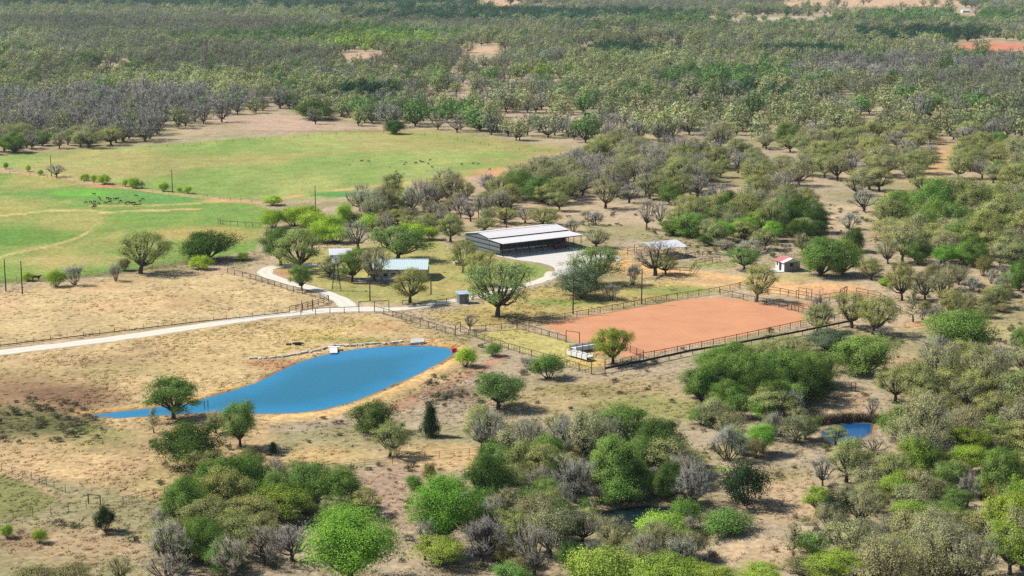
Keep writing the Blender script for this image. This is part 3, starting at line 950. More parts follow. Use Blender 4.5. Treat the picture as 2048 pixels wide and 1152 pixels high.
bl = MB().add([(-0.06, 0, 0.25), (0.06, 0.05, 0.25), (0.22, 0.14, 1.25), (-0.22, -0.02, 1.25), (-0.06, 0.03, 0.25), (0.06, 0.08, 0.25), (0.22, 0.17, 1.25), (-0.22, 0.01, 1.25)],
              [(0, 1, 2, 3), (7, 6, 5, 4), (0, 3, 7, 4), (1, 5, 6, 2), (3, 2, 6, 7), (0, 4, 5, 1)]).mesh('blade', M_ROOFG)
for k in range(12):
    inst('blade', bl, wm, (0, -0.35, TH + 0.2), (0, k * math.pi / 6, 0))
MB().box((0, 1.5, TH + 0.25), (0.05, 1.2, 0.8)).tube([(0, 0.2, TH + 0.2), (0, 1.0, TH + 0.25)], 0.04, 4).build('tail_vane', M_ROOFG, wm)

tk = empty('white_tank', G(917, 530), 0.5)
tag(tk, 'white oblong tank lying on the lawn between house and barn', 'tank')
MB().tube([(-1.6, 0, 0.75), (-1.5, 0, 0.75), (-1.25, 0, 0.75), (1.25, 0, 0.75), (1.5, 0, 0.75), (1.6, 0, 0.75)], [0.1, 0.4, 0.55, 0.55, 0.4, 0.1], 12).build('drum', M_WHITE, tk, smooth_=True)
for xx in (-0.9, 0.9):
    MB().box((xx, 0, 0.15), (0.2, 0.9, 0.3)).build('leg', M_CONC, tk)

sw_ = empty('swing_frame', G(594, 546))
tag(sw_, 'dark pipe swing frame under the big oak by the loop', 'swing frame')
for xx in (-2.4, 2.0):
    for yy in (-0.7, 0.7):
        MB().tube([(xx, yy, 0), (xx, 0, 1.9)], 0.06, 5).build('leg', M_PIPE, sw_)
MB().tube([(-2.4, 0, 1.9), (2.0, 0, 1.9)], 0.07, 5).build('top_bar', M_PIPE, sw_)
MB().box((-0.2, 0, 0.6), (1.6, 0.5, 0.08)).box((-0.2, 0.25, 0.85), (1.6, 0.06, 0.5)).build('swing_seat', M_WOOD, sw_)
MB().tube([(-0.95, 0, 0.6), (-0.95, 0, 1.9)], 0.02, 4).tube([(0.55, 0, 0.6), (0.55, 0, 1.9)], 0.02, 4).build('chain', M_DARK, sw_)


def pole(px, py, h, label, lamp=False, arm=True):
    o = empty('lamp_post' if lamp else 'utility_pole', G(px, py))
    tag(o, label, 'lamp post' if lamp else 'pole', 'poles standing about the ranch')
    hm = h / ppm(py)
    MB().tube([(0, 0, 0), (0, 0, hm * 0.5), (0.03, 0, hm)], [0.2, 0.17, 0.13], 7).build('pole', M_POLE, o)
    if lamp:
        MB().tube([(0, 0, hm), (0, 0, hm + 0.5)], [0.16, 0.28], 8).build('lamp_head', M_WHITE, o)
    elif arm:
        MB().box((0, 0, hm - 0.5), (0.16, 0.16, 0.3)).tube([(0.1, 0, hm - 0.3), (0.1, 0, hm + 0.2)], 0.05, 5).build('insulator', M_DARK, o)
    return o


for a in ((12, 583, 66, 'utility pole nearest the left edge, beside the pasture fence'), (45, 588, 68, 'utility pole second from the left edge, beside the pasture fence'),
          (103, 353, 43, 'far utility pole next to a dark round bare tree'), (345, 385, 47, 'far utility pole at the edge between the two green pastures'),
          (631, 422, 52, 'utility pole behind the bright lime thicket'), (1146, 628, 80, 'tall dark pole at the left part of the arena back fence'),
          (1283, 608, 73, 'tall dark pole at the middle of the arena back fence'), (946, 600, 34, 'short dark pole right of the grey well house'),
          (1013, 457, 52, 'dark pole standing behind the barn roof, right one'), (957, 457, 48, 'dark pole standing behind the barn roof, left one'),
          (910, 421, 20, 'short pole in the dry scrub behind the barn'), (1768, 425, 46, 'lone pole in the dry clearing at right'),
          (862, 589, 32, 'brown post on the lawn right of the round-crowned oak'), (1406, 462, 40, 'thin pole rising from the thicket behind the hay shed')):
    pole(*a)
pole(740, 602, 48, 'black lamp post with a white head beside the ranch gate', lamp=True)


# ------------------------------------------------------------------ fences and gates
POST_CACHE = {}


def post_mesh(h, r, m):
    k = (round(h, 2), r, m.name)
    if k not in POST_CACHE:
        POST_CACHE[k] = MB().tube([(0, 0, -0.1), (0, 0, h)], r, 6).mesh('post', m)
    return POST_CACHE[k]


def fence(name, line, label, spacing=3.8, h=1.6, r=0.09, rails=(1.6,), rr=0.08, wires=(), stays=0, m=M_PIPE, panel=None, group='fence lines of the ranch'):
    P = [G(x, y) for x, y in line]
    o = empty(name, P[0])
    tag(o, label, 'fence', group)
    pts = []
    for a, b in zip(P[:-1], P[1:]):
        n = max(1, round((b - a).length / spacing))
        for k in range(n): pts.append(a + (b - a) * (k / n))
    pts.append(P[-1])
    pm = post_mesh(h, r, m)
    for p in pts:
        inst('post', pm, o, p - P[0] + Vector((random.uniform(-.05, .05), random.uniform(-.05, .05), 0)), (random.uniform(-.02, .02), random.uniform(-.03, .03), 0))
    for z in rails:
        mb = MB().tube([p - P[0] + Vector((0, 0, z + random.uniform(-.02, .02))) for p in pts], rr, 5)
        mb.build('rail', m, o)
    if wires or stays:
        mb = MB()
        for z in wires:
            mb.tube([p - P[0] + Vector((0, 0, z + random.uniform(-.02, .02))) for p in pts], 0.024, 3, False)
        if stays:
            for a, b in zip(pts[:-1], pts[1:]):
                for k in range(1, stays):
                    q = a + (b - a) * (k / stays) - P[0]
                    mb.tube([q + Vector((0, 0, 0.08)), q + Vector((random.uniform(-.04, .04), 0, h - 0.12))], 0.032, 3, False)
        tag(mb.build('wire_mesh', M_WIRE, o), kind='stuff')
    if panel:
        for a, b in zip(pts[:-1], pts[1:]):
            d = b - a
            MB().slab([a - P[0] + Vector((0, 0, panel[1])), b - P[0] + Vector((0, 0, panel[1])), b - P[0] + Vector((0.05, -0.09, panel[1])), a - P[0] + Vector((0.05, -0.09, panel[1]))], panel[1] - panel[0]).build('rubber_panel', M_RUBBER, o)
    return o


fence('pipe_fence', [(455, 547), (500, 558), (587, 584), (640, 597), (657, 603)], 'brown pipe fence along the inside of the gravel loop', 3.6, 1.6, wires=(0.5, 0.9, 1.25))
fence('pipe_fence', [(579, 625), (605, 620), (626, 614), (648, 609), (657, 603)], 'short curved pipe fence of several rails at the road bend', 2.8, 1.7, rails=(1.7, 1.2, 0.7))
fence('pipe_fence', [(602, 631), (660, 627), (718, 625)], 'low pipe rail along the front of the road before the gate', 3.8, 1.5)
fence('wire_fence', [(-100, 706), (0, 693), (200, 669), (400, 645), (480, 637), (579, 626)], 'thin wire fence along the upper side of the white road', 3.9, 1.4, 0.06, rails=(0.3,), rr=0.13, wires=(0.7, 1.05, 1.35), m=M_TPOST)
fence('pipe_fence', [(749, 624), (768, 629), (840, 650), (908, 671)], 'pipe fence running from the ranch gate down towards the paddock', 3.8, 1.6, rails=(1.6,), wires=(0.4, 0.8, 1.2))
fence('pipe_fence', [(921, 664), (937, 671), (1017, 700), (1063, 713), (1134, 733), (1183, 749)], 'pipe fence along the front of the green paddock left of the arena', 3.8, 1.6, wires=(0.4, 0.8, 1.2), stays=4)
fence('pipe_fence', [(940, 665), (1034, 658), (1082, 647), (1177, 631), (1247, 618), (1333, 601), (1418, 589), (1480, 577)], 'long pipe fence along the back of the orange arena', 3.8, 1.75, wires=(0.4, 0.8, 1.2), stays=4)
fence('pipe_fence', [(1034, 658), (1082, 670), (1132, 685)], 'pipe fence at the left end of the arena beside the paddock', 3.8, 1.7, wires=(0.4, 0.8, 1.2), stays=4)
fence('pipe_fence', [(1440, 590), (1464, 595), (1533, 610), (1583, 621), (1612, 630)], 'pipe fence round the right end of the arena', 3.8, 1.75, wires=(0.5, 1.0), stays=3)
fence('pipe_fence', [(1210, 746), (1290, 730), (1385, 709), (1456, 698), (1547, 681), (1605, 670), (1700, 650)], 'low outer fence with a dark rubber band below the arena front', 4.2, 1.35, rails=(), panel=(0.85, 1.35))
fence('pipe_fence', [(1287, 719), (1330, 711), (1473, 682), (1601, 654), (1690, 638)], 'pipe fence along the front of the orange arena', 3.8, 1.75, wires=(0.5, 1.0), stays=4)
fence('wire_fence', [(-80, 572), (0, 566), (100, 560), (210, 548), (350, 527), (520, 514), (600, 500)], 'thin wire fence along the near edge of the green pasture', 4.2, 1.4, 0.05, rails=(), wires=(0.5, 0.95, 1.35), m=M_TPOST)
fence('wire_fence', [(-60, 341), (60, 352), (150, 363), (345, 387), (440, 398), (570, 414), (640, 426)], 'far wire fence between the two green pastures', 6.0, 1.5, 0.07, rails=(), wires=(0.7, 1.4), m=M_TPOST)
fence('wire_fence', [(3, 943), (25, 949), (64, 960), (108, 978), (131, 986)], 'row of thin posts above the small green plot at lower left', 2.6, 1.5, 0.05, rails=(), wires=(0.5, 0.95, 1.35), m=M_TPOST)
fence('wire_fence', [(-20, 1045), (26, 1040), (66, 1035), (102, 1030), (137, 1024), (173, 1017)], 'row of thin posts below the small green plot at lower left', 4.5, 1.5, 0.05, rails=(), wires=(0.5, 0.95, 1.35), m=M_TPOST)
fence('wire_fence', [(206, 1011), (246, 1008), (284, 1000), (330, 988)], 'thin wire fence right of the small goal-shaped gate at lower left', 3.0, 1.4, 0.045, rails=(), wires=(0.5, 0.95, 1.35), m=M_TPOST)
fence('wire_fence', [(640, 945), (703, 938), (757, 932), (785, 929), (849, 919), (908, 913), (969, 907), (1010, 900)], 'thin wire fence crossing the dry grass below the pond', 3.0, 1.4, 0.045, rails=(), wires=(0.5, 0.95, 1.35), m=M_TPOST)
fence('wire_fence', [(1100, 306), (1010, 300), (900, 276), (800, 266), (700, 268), (560, 278), (300, 297)], 'far wire fence along the back edge of the pasture', 9.0, 1.5, 0.08, rails=(), wires=(0.8, 1.4), m=M_TPOST)
fence('pipe_fence', [(1478, 577), (1510, 583), (1560, 589), (1592, 596)], 'pipe fence under the oak at the arena corner', 3.8, 1.8, rails=(1.8, 1.1))
fence('pipe_fence', [(1592, 596), (1640, 606), (1678, 600), (1694, 588)], 'tall pen fence behind the dead tree', 3.6, 2.2, rails=(2.2, 1.2))
fence('pipe_fence', [(1712, 590), (1760, 600), (1790, 622), (1800, 628)], 'pen fence right of the arena behind two oaks', 4.0, 2.0, rails=(2.0, 1.2, 0.6))
fence('pipe_fence', [(1255, 508), (1290, 505), (1330, 508)], 'pipe pen in front of the hay shed', 3.0, 1.9, rails=(1.9, 1.1))
fence('pipe_fence', [(1340, 545), (1380, 547), (1392, 532), (1410, 528), (1440, 524)], 'pen of thin pipes right of the hay shed', 3.4, 1.7, rails=(1.7, 0.9))
fence('pipe_fence', [(1375, 517), (1420, 512), (1460, 518)], 'far side of the thin pipe pen by the hay shed', 3.4, 1.6, rails=(1.6, 0.9))
fence('pipe_fence', [(805, 609), (850, 612), (893, 606), (912, 602)], 'low dark rail fence along the lawn side of the drive', 4.5, 1.2, rails=(1.2,))
fence('wire_fence', [(436, 446), (446, 450), (520, 455)], 'short fence corner with brace posts in the left pasture', 3.0, 1.8, 0.08, rails=(1.5,), wires=(0.5, 1.0))
fence('corral_fence', [(1240, 734), (1262, 727), (1280, 722), (1287, 719)], 'five-rail pipe panels beside the round tree at the arena corner', 3.0, 1.8, rails=(1.8, 1.45, 1.1, 0.75, 0.4), rr=0.05)
fence('corral_fence', [(1260, 706), (1287, 716)], 'slanted five-rail panel joining the arena front fence', 3.0, 1.8, rails=(1.8, 1.45, 1.1, 0.75, 0.4), rr=0.05)
fence('corral_fence', [(1575, 618), (1590, 622), (1606, 624)], 'small railed chute at the right end of the arena', 1.6, 1.6, rails=(1.6, 1.0, 0.5), rr=0.05)


def gate_frame(px_posts, h, label, bars=0, cap=True):
    P = [G(x, y) for x, y in px_posts]
    o = empty('gate_frame', P[0])
    tag(o, label, 'gate', 'gates of the ranch')
    for p in P:
        MB().tube([p - P[0], p - P[0] + Vector((0, 0, h))], 0.1, 6).build('post', M_PIPE, o)
    if cap:
        MB().tube([p - P[0] + Vector((0, 0, h)) for p in P], 0.08, 6).build('top_bar', M_PIPE, o)
    for k in range(bars):
        MB().tube([P[0] - P[0] + Vector((0.15, 0, 0.35 + k * 0.3)), P[1] - P[0] + Vector((-0.15, 0, 0.35 + k * 0.3))], 0.04, 5).build('gate_bar', M_PIPE, o)
    return o


gate_frame([(718, 625), (749, 624), (778, 623)], 3.0, 'double pipe gateway over the white road at the ranch entrance')
gate_frame([(911, 671), (921, 664)], 2.6, 'narrow tall pipe gateway by the small bare tree')
gate_frame([(1132, 685), (1159, 689)], 3.0, 'tall pipe gateway at the left end of the orange arena')
gate_frame([(1183, 749), (1210, 745)], 3.2, 'five-bar gate in a tall frame at the paddock corner', 5, False)
gate_frame([(177, 1007), (201, 1010)], 1.7, 'small goal-shaped pipe gateway above the spiky green tree at lower left')
gate_frame([(1597, 598), (1612, 600), (1623, 602)], 3.2, 'tall pipe gateway behind the dead tree by the arena')
gate_frame([(1680, 600), (1693, 594)], 3.0, 'tall pipe gateway right of the dead tree')
gate_frame([(1702, 783), (1711, 784)], 2.0, 'small square pipe frame above the deep blue pool')
gate_frame([(984, 898), (1001, 901)], 1.6, 'low pipe brace in the dry grass left of the bare oaks')
gate_frame([(604, 626), (625, 622)], 3.4, 'two tall bare gate posts beside the road bend', 0, False)

# white roping chute at the arena corner: L of low sheet-sided alleys on legs
ch = empty('cattle_chute', G(1180, 721), 0.0)
tag(ch, 'white sheet-sided L-shaped cattle chute at the arena corner', 'chute')


def chute_arm(a_px, b_px, w, h, nm, m_side):
    a, b = G(*a_px) - ch.location, G(*b_px) - ch.location
    d = (b - a).normalized(); s_ = Vector((-d.y, d.x, 0)) * (w / 2)
    for sg in (-1, 1):
        q = [a + s_ * sg, b + s_ * sg]
        MB().slab([q[0] + Vector((0, 0, h)), q[1] + Vector((0, 0, h)), q[1] + s_ * 0.06 + Vector((0, 0, h)), q[0] + s_ * 0.06 + Vector((0, 0, h))], h - 0.5).build('side_sheet', m_side, ch)
        for k in range(5):
            MB().tube([q[0] + (q[1] - q[0]) * k / 4.0, q[0] + (q[1] - q[0]) * k / 4.0 + Vector((0, 0, h + 0.15))], 0.07, 5).build('post', M_DARK, ch)
    MB().slab([a + s_ * 0.9 + Vector((0, 0, h * 0.72)), a - s_ * 0.9 + Vector((0, 0, h * 0.72)), b - s_ * 0.9 + Vector((0, 0, h * 0.72)), b + s_ * 0.9 + Vector((0, 0, h * 0.72))], 0.06).build('walkway', mat('grey_walkway', (0.55, 0.56, 0.6), 0.6, 0.1, 1.0), ch)
    n = 5
    for k in range(n):
        p = a + (b - a) * (k + 0.5) / n
        MB().tube([p - s_ + Vector((0, 0, h)), p + s_ + Vector((0, 0, h))], 0.05, 5).build('cross_bar', M_DARK, ch)


chute_arm((1138, 711), (1180, 723), 1.9, 1.5, 'a', M_WHITE)
chute_arm((1146, 705), (1196, 697), 2.6, 1.5, 'b', M_ROOFG)
tr2 = empty('steel_rack', G(1160, 696), 0.6)
tag(tr2, 'long dark rack on legs above the white chute', 'rack')
MB().box((0, 0, 1.0), (4.4, 0.5, 0.1)).build('top', M_DARK, tr2)
for xx in (-2.0, 2.0):
    MB().box((xx, 0, 0.5), (0.1, 0.4, 1.0)).build('leg', M_DARK, tr2)

# ------------------------------------------------------------------ things round the pond
rw = empty('stone_wall', G(500, 718))
tag(rw, 'low dry-laid wall of pale flat stones along the back of the pond', 'wall')
wl = crom([G(x, y) for x, y in ((500, 718), (560, 714), (600, 708), (640, 700), (668, 692), (700, 692), (740, 689), (790, 686), (807, 682))], 20)
acc, nxt = 0.0, 0.0
for a, b in zip(wl[:-1], wl[1:]):
    sl_ = (b - a).length
    acc += sl_
    if acc >= nxt:
        w_ = random.uniform(0.7, 2.0)
        nxt = acc + w_ * 0.92
        rz = math.atan2((b - a).y, (b - a).x) + random.uniform(-.12, .12)
        MB().box(b - rw.location + Vector((0, random.uniform(-.3, .3), 0.18)), (w_ * 0.9, random.uniform(.5, .9), random.uniform(.25, .6)), rz, 0.1).build('stone', M_STONE, rw)
        if random.random() < 0.6:
            MB().box(b - rw.location + Vector((random.uniform(-.4, .4), random.uniform(-.2, .2) - 0.7, 0.12)), (random.uniform(.5, 1.1), .6, .35), rz + random.uniform(-.4, .4), 0.06).build('stone', M_STONE, rw)
sl2 = empty('stone_slab', G(833, 687), 0.35)
tag(sl2, 'large pale tilted stone slab at the far corner of the pond', 'rock')
MB().add([(-2.0, -0.9, 0.1), (1.8, -1.1, 0.15), (2.3, 0.7, 0.55), (-1.2, 1.2, 0.6), (-1.9, -0.8, 0.45), (1.7, -0.95, 0.55), (2.15, 0.65, 1.1), (-1.1, 1.1, 1.15)],
         [(4, 5, 6, 7), (0, 1, 5, 4), (1, 2, 6, 5), (2, 3, 7, 6), (3, 0, 4, 7), (3, 2, 1, 0)]).build('rock_body', mat('pale_rock', (0.5, 0.47, 0.43), 0.9, 0.15, 1.0), sl2)
dk = empty('white_dock', G(667, 704), 0.15)
tag(dk, 'short white dock stepping down into the pond', 'dock')
MB().slab([(-0.9, 1.6, 0.75), (0.9, 1.6, 0.75), (0.9, -1.6, 0.2), (-0.9, -1.6, 0.2)], 0.12).build('deck', M_WHITE, dk)
MB().box((0.2, 2.1, 0.75), (3.0, 1.1, 0.14)).build('landing', M_WHITE, dk)
for xx in (-0.8, 0.8):
    MB().box((xx, -1.4, -0.2), (0.14, 0.14, 0.8)).build('post', M_WHITE, dk)
fl = empty('red_float', G(908, 703))
tag(fl, 'bright red box float at the right tip of the pond', 'float')
MB().box((0, 0, 0.35), (1.1, 1.0, 0.8), 0.3, 0.05).build('box', M_RED, fl)
MB().box((0, 0, 0.8), (1.2, 1.1, 0.12), 0.3).build('lid', M_RED, fl)
M_LOG = mat('dark_log', (0.05, 0.04, 0.035), 0.9, 0.3, 2.0)
lg = empty('log_pile', G(585, 690))
tag(lg, 'small pile of dark logs on the bank above the pond', 'logs')
for k in range(6):
    a = Vector((random.uniform(-2, 1), random.uniform(-.5, .5), 0.2 + 0.18 * (k % 3)))
    MB().tube([a, a + Vector((random.uniform(1.2, 2.4), random.uniform(-.3, .3), random.uniform(-.05, .1)))], 0.2, 7).build('log', M_LOG, lg)
for k, (x, y) in enumerate(((409, 815), (416, 813))):
    o = empty('water_post', G(x, y))
    tag(o, 'thin dark post standing in the pond beside the spreading oak', 'post', 'posts in the pond')
    MB().tube([(0, 0, -0.6), (0, 0, 1.3)], 0.08, 6).build('stake', M_POLE, o)
    MB().box((0, 0, 1.33), (0.2, 0.2, 0.08)).build('cap', M_POLE, o)

# ------------------------------------------------------------------ trees: prototypes
def bez(a, c_, b, n):
    t = np.linspace(0, 1, n)[:, None]
    return (1 - t) ** 2 * a + 2 * t * (1 - t) * c_ + t ** 2 * b


def np_tube(V, F, path, r0, r1, n):
    m = len(path)
    rad = np.linspace(r0, r1, m)
    b = len(V)
    d = np.gradient(path, axis=0)
    d /= np.linalg.norm(d, axis=1, keepdims=True) + 1e-9
    a = np.array([1.0, 0, 0]) if abs(d[0][0]) < 0.8 else np.array([0, 1.0, 0])
    for i in range(m):
        e1 = a - d[i] * a.dot(d[i]); e1 /= np.linalg.norm(e1) + 1e-9
        e2 = np.cross(d[i], e1)
        for k in range(n):
            an = 2 * math.pi * k / n
            V.append(path[i] + (e1 * math.cos(an) + e2 * math.sin(an)) * rad[i])
    for i in range(m - 1):
        for k in range(n):
            F.append((b + i * n + k, b + i * n + (k + 1) % n, b + (i + 1) * n + (k + 1) % n, b + (i + 1) * n + k))


def spikes(R, base, tip, r):
    """thin three-sided twigs, vectorised"""
    d = tip - base
    d /= np.linalg.norm(d, axis=1, keepdims=True) + 1e-9
    a = R.normal(size=d.shape)
    e1 = a - d * (a * d).sum(1, keepdims=True); e1 /= np.linalg.norm(e1, axis=1, keepdims=True) + 1e-9
    e2 = np.cross(d, e1)
    v = [base + (e1 * math.cos(k) + e2 * math.sin(k)) * r for k in (0, 2.094, 4.189)] + [tip]
    v = np.stack(v, 1).reshape(-1, 3)
    o = np.arange(len(base))[:, None] * 4
    f = np.concatenate([o + np.array([[0, 1, 3]]), o + np.array([[1, 2, 3]]), o + np.array([[2, 0, 3]])])
    return v, f


def leaves(R, pts, size, outward, flat=0.55, rnd=0.55):
    n = len(pts)
    nr = R.normal(size=(n, 3)) * rnd + outward * 1.0 + np.array([0, 0, flat])
    nr /= np.linalg.norm(nr, axis=1, keepdims=True) + 1e-9
    a = R.normal(size=(n, 3))
    t1 = a - nr * (a * nr).sum(1, keepdims=True); t1 /= np.linalg.norm(t1, axis=1, keepdims=True) + 1e-9
    t2 = np.cross(nr, t1)
    s = (size * R.uniform(0.6, 1.35, n))[:, None]
    v = np.stack([pts - t1 * s, pts + t2 * s * 0.62, pts + t1 * s, pts - t2 * s * 0.62], 1).reshape(-1, 3)
    o = np.arange(n)[:, None] * 4
    return v, o + np.array([[0, 1, 2, 3]])


def mesh_np(name, v, f, m):
    v = np.asarray(v, float).reshape(-1, 3)
    me = bpy.data.meshes.new(name)
    me.vertices.add(len(v)); me.vertices.foreach_set('co', v.ravel())
    f = np.asarray(f)
    k = f.shape[1]
    me.loops.add(f.size); me.loops.foreach_set('vertex_index', f.ravel().astype(np.int32))
    me.polygons.add(len(f)); me.polygons.foreach_set('loop_start', np.arange(0, f.size, k).astype(np.int32))
    me.update(calc_edges=True)
    me.materials.append(m)
    return me


def make_tree(seed, W=10, H=8, th=2.2, lobes=9, tips=12, nleaf=14, lsize=0.2, clump=0.55, tr=0.32, twig=0, lean=0.4, stems=1, conic=False, lob_r=0.42, low=0.25, twr=0.018, sides=6, flatl=0.75, lobz=1.05):
    R = np.random.default_rng(seed)
    BV, BF = [], []
    TV, TF = [], []
    tipsP, tipsC = [], []
    zc = th + (H - th) * (0.42 if not conic else 0.3)
    cen = np.array([R.normal() * lean * 0.6, R.normal() * lean * 0.6, zc])
    fork = np.array([cen[0] * 0.35, cen[1] * 0.35, th])
    if stems == 1:
        path = bez(np.zeros(3), np.array([fork[0] * 0.2 + R.normal() * 0.12, fork[1] * 0.2 + R.normal() * 0.12, th * 0.55]), fork, 5)
        np_tube(BV, BF, path, tr * 1.25, tr * 0.85, sides + 1)
    ph = R.uniform(0, 6.28)
    for i in range(lobes):
        fr = (i + 0.5) / lobes
        if conic:
            z = th + (H - th) * (0.05 + 0.85 * fr)
            rr = (W / 2) * (1 - fr) * 0.75 + 0.2
            an = ph + i * 2.4
            lc = np.array([math.cos(an) * rr * 0.6, math.sin(an) * rr * 0.6, z])
            lr = np.array([rr * 0.75 + 0.5, rr * 0.75 + 0.5, (H - th) / lobes * 1.7])
        else:
            an = ph + i * 2.39996 + R.normal() * 0.25
            el = math.asin(np.clip(-low + (1 + low) * (fr ** 0.8) + R.normal() * 0.06, -1, 1))
            r_ = R.uniform(0.45, 0.78)
            lc = cen + np.array([math.cos(an) * math.cos(el) * W / 2 * r_, math.sin(an) * math.cos(el) * W / 2 * r_, math.sin(el) * (H - zc) * r_])
            q = R.uniform(0.62, 1.3) * lob_r
            lr = np.array([W / 2 * q, W / 2 * q, (H - th) / 2 * q * lobz])
        # primary limb
        st = fork + (np.array([R.normal(), R.normal(), 0]) * 0.06) if stems == 1 else np.array([math.cos(an), math.sin(an), 0]) * 0.25
        if conic:
            st = np.array([0, 0, max(th, lc[2] - 0.8)])
        dirv = lc - st
        ctrl = st + dirv * np.array([0.55, 0.55, 0.3]) + R.normal(size=3) * 0.25
        path = bez(st, ctrl, lc, 6)
        path[1:-1] += R.normal(size=(4, 3)) * 0.09
        np_tube(BV, BF, path, tr * (0.58 if stems == 1 else 0.38), tr * 0.2, sides - 1)
        P = R.normal(size=(tips, 3)); P /= np.linalg.norm(P, axis=1, keepdims=True)
        P *= (R.uniform(0.35, 1.0, tips) ** 0.5)[:, None]
        P[:, 2] = np.where(P[:, 2] < -0.35, P[:, 2] * 0.5, P[:, 2])
        P = lc + P * lr
        P[:, 2] = np.maximum(P[:, 2], 0.25)
        # secondary limbs to little groups of tips
        ns = max(2, tips // 4)
        for s_ in range(ns):
            grp = P[s_::ns]
            cc = grp.mean(0)
            k0 = R.integers(2, 6)
            sp = path[k0]
            c2 = (sp + cc) / 2 + R.normal(size=3) * 0.22
            p2 = bez(sp, c2, lc * 0.25 + cc * 0.75, 4)
            np_tube(BV, BF, p2, tr * 0.22, tr * 0.08, 4)
            for g in grp:
                s0 = p2[R.integers(1, 4)]
                TV.append(s0); TF.append(g)
        tipsP.append(P); tipsC.append(np.repeat(lc[None], tips, 0))
    P = np.concatenate(tipsP)
    S0, S1 = np.array(TV), np.array(TF)
    tv, tf = spikes(R, S0, S1 + (S1 - S0) * 0.15, tr * 0.075)
    bark_v = np.array(BV); bark_f = np.array(BF)
    hb = np.percentile(np.hypot(P[:, 0] - P[:, 0].mean(), P[:, 1] - P[:, 1].mean()), 96) * 2 + clump
    out = {'W': hb, 'H': P[:, 2].max() + clump * 0.4, 'bark': (bark_v, bark_f), 'twigs': (tv, tf)}
    if twig:
        n = len(S0)
        tt = R.uniform(0.45, 1.0, (n, twig, 1))
        b0 = S0[:, None] + (S1 - S0)[:, None] * tt
        dd = (S1 - S0)[:, None] * 0.25 + R.normal(size=(n, twig, 3)) * clump * 0.9 + np.array([0, 0, 0.25])
        v2, f2 = spikes(R, b0.reshape(-1, 3), (b0 + dd).reshape(-1, 3), twr)
        out['fine'] = (v2, f2)
    if nleaf:
        pts = (P[:, None] + R.normal(size=(len(P), nleaf, 3)) * clump * np.array([1, 1, flatl])).reshape(-1, 3)
        pts[:, 2] = np.maximum(pts[:, 2], 0.12)
        lc_ = np.repeat(np.concatenate(tipsC), nleaf, 0)
        ow = pts - cen; ow /= np.linalg.norm(ow, axis=1, keepdims=True) + 1e-9
        o2 = pts - lc_; o2 /= np.linalg.norm(o2, axis=1, keepdims=True) + 1e-9
        ow = ow * 0.45 + o2 * 0.75
        out['leaf'] = leaves(R, pts, lsize, ow)
    return out


def tri(f):
    f = np.asarray(f)
    return f if f.shape[1] == 3 else np.concatenate([f[:, [0, 1, 2]], f[:, [0, 2, 3]]])


SHAPES = {}


def add_shape(key, n, seed, twig_as_crown=False, **kw):
    L = []
    for i in range(n):
        t = make_tree(seed + i, **kw)
        v, f = t['bark']
        tv, tf = t['twigs']
        f3 = np.concatenate([tri(f), tf + len(v)]); v3 = np.concatenate([v, tv])
        trunk = mesh_np('trunk', v3, f3, M_BARK)
        if 'leaf' in t:
            lv, lf = t['leaf']
            if 'fine' in t:
                fv, ff = t['fine']
                v4 = np.concatenate([lv, fv]); f4 = np.concatenate([tri(lf), ff + len(lv)])
                crown = mesh_np('crown', v4, f4, M_LEAF)
                crown.materials.append(M_TWIG2)
                idx = np.zeros(len(f4), np.int32); idx[2 * len(lf):] = 1
                crown.polygons.foreach_set('material_index', idx)
            else:
                crown = mesh_np('crown', lv, lf, M_LEAF)
        else:
            fv, ff = t['fine']
            crown = mesh_np('crown', fv, ff, M_TWIG)
        L.append((trunk, crown, t['W'], t['H']))
    SHAPES[key] = L


M_TWIG2 = mat('grey_twigs', (0.15, 0.135, 0.115), 0.9, 0.2, 2.0)
add_shape('open', 7, 100, lobes=17, tips=13, nleaf=46, lsize=0.095, clump=0.40, th=1.3, lob_r=0.32, low=0.82, lobz=0.62, flatl=0.6)
add_shape('dense', 6, 200, lobes=18, tips=16, nleaf=70, lsize=0.102, clump=0.48, th=0.5, lob_r=0.36, low=0.9, lobz=0.85)
add_shape('mid', 5, 1200, lobes=18, tips=15, nleaf=62, lsize=0.1, clump=0.44, th=1.3, lob_r=0.34, low=0.82, lobz=0.68, flatl=0.65)
add_shape('bud', 7, 300, lobes=16, tips=14, nleaf=28, lsize=0.08, clump=0.38, th=1.3, twig=5, twr=0.024, lob_r=0.35, low=0.78, lobz=0.75)
add_shape('bare', 6, 400, lobes=13, tips=14, nleaf=0, th=1.4, twig=8, twr=0.022, clump=0.5, lob_r=0.38, low=0.7)
add_shape('bush', 4, 500, W=6, H=4.2, th=0.15, lobes=11, tips=14, nleaf=62, lsize=0.092, clump=0.42, stems=5, tr=0.2, lob_r=0.42, low=0.45)
add_shape('barebush', 4, 600, W=6, H=4.6, th=0.15, lobes=11, tips=14, nleaf=0, twig=10, twr=0.02, clump=0.5, stems=5, tr=0.2, lob_r=0.4, low=0.15)
add_shape('tall', 3, 700, W=8, H=10, th=2.0, lobes=20, tips=18, nleaf=105, lsize=0.078, clump=0.5, tr=0.3, lob_r=0.36, low=0.75)
add_shape('juniper', 3, 800, W=6, H=6, th=0.3, lobes=14, tips=18, nleaf=44, lsize=0.11, clump=0.36, conic=True, tr=0.22, flatl=1.1)
add_shape('sapling', 3, 900, W=4, H=7, th=1.2, lobes=10, tips=9, nleaf=7, lsize=0.15, clump=0.3, tr=0.16, conic=True, twig=4, twr=0.016)

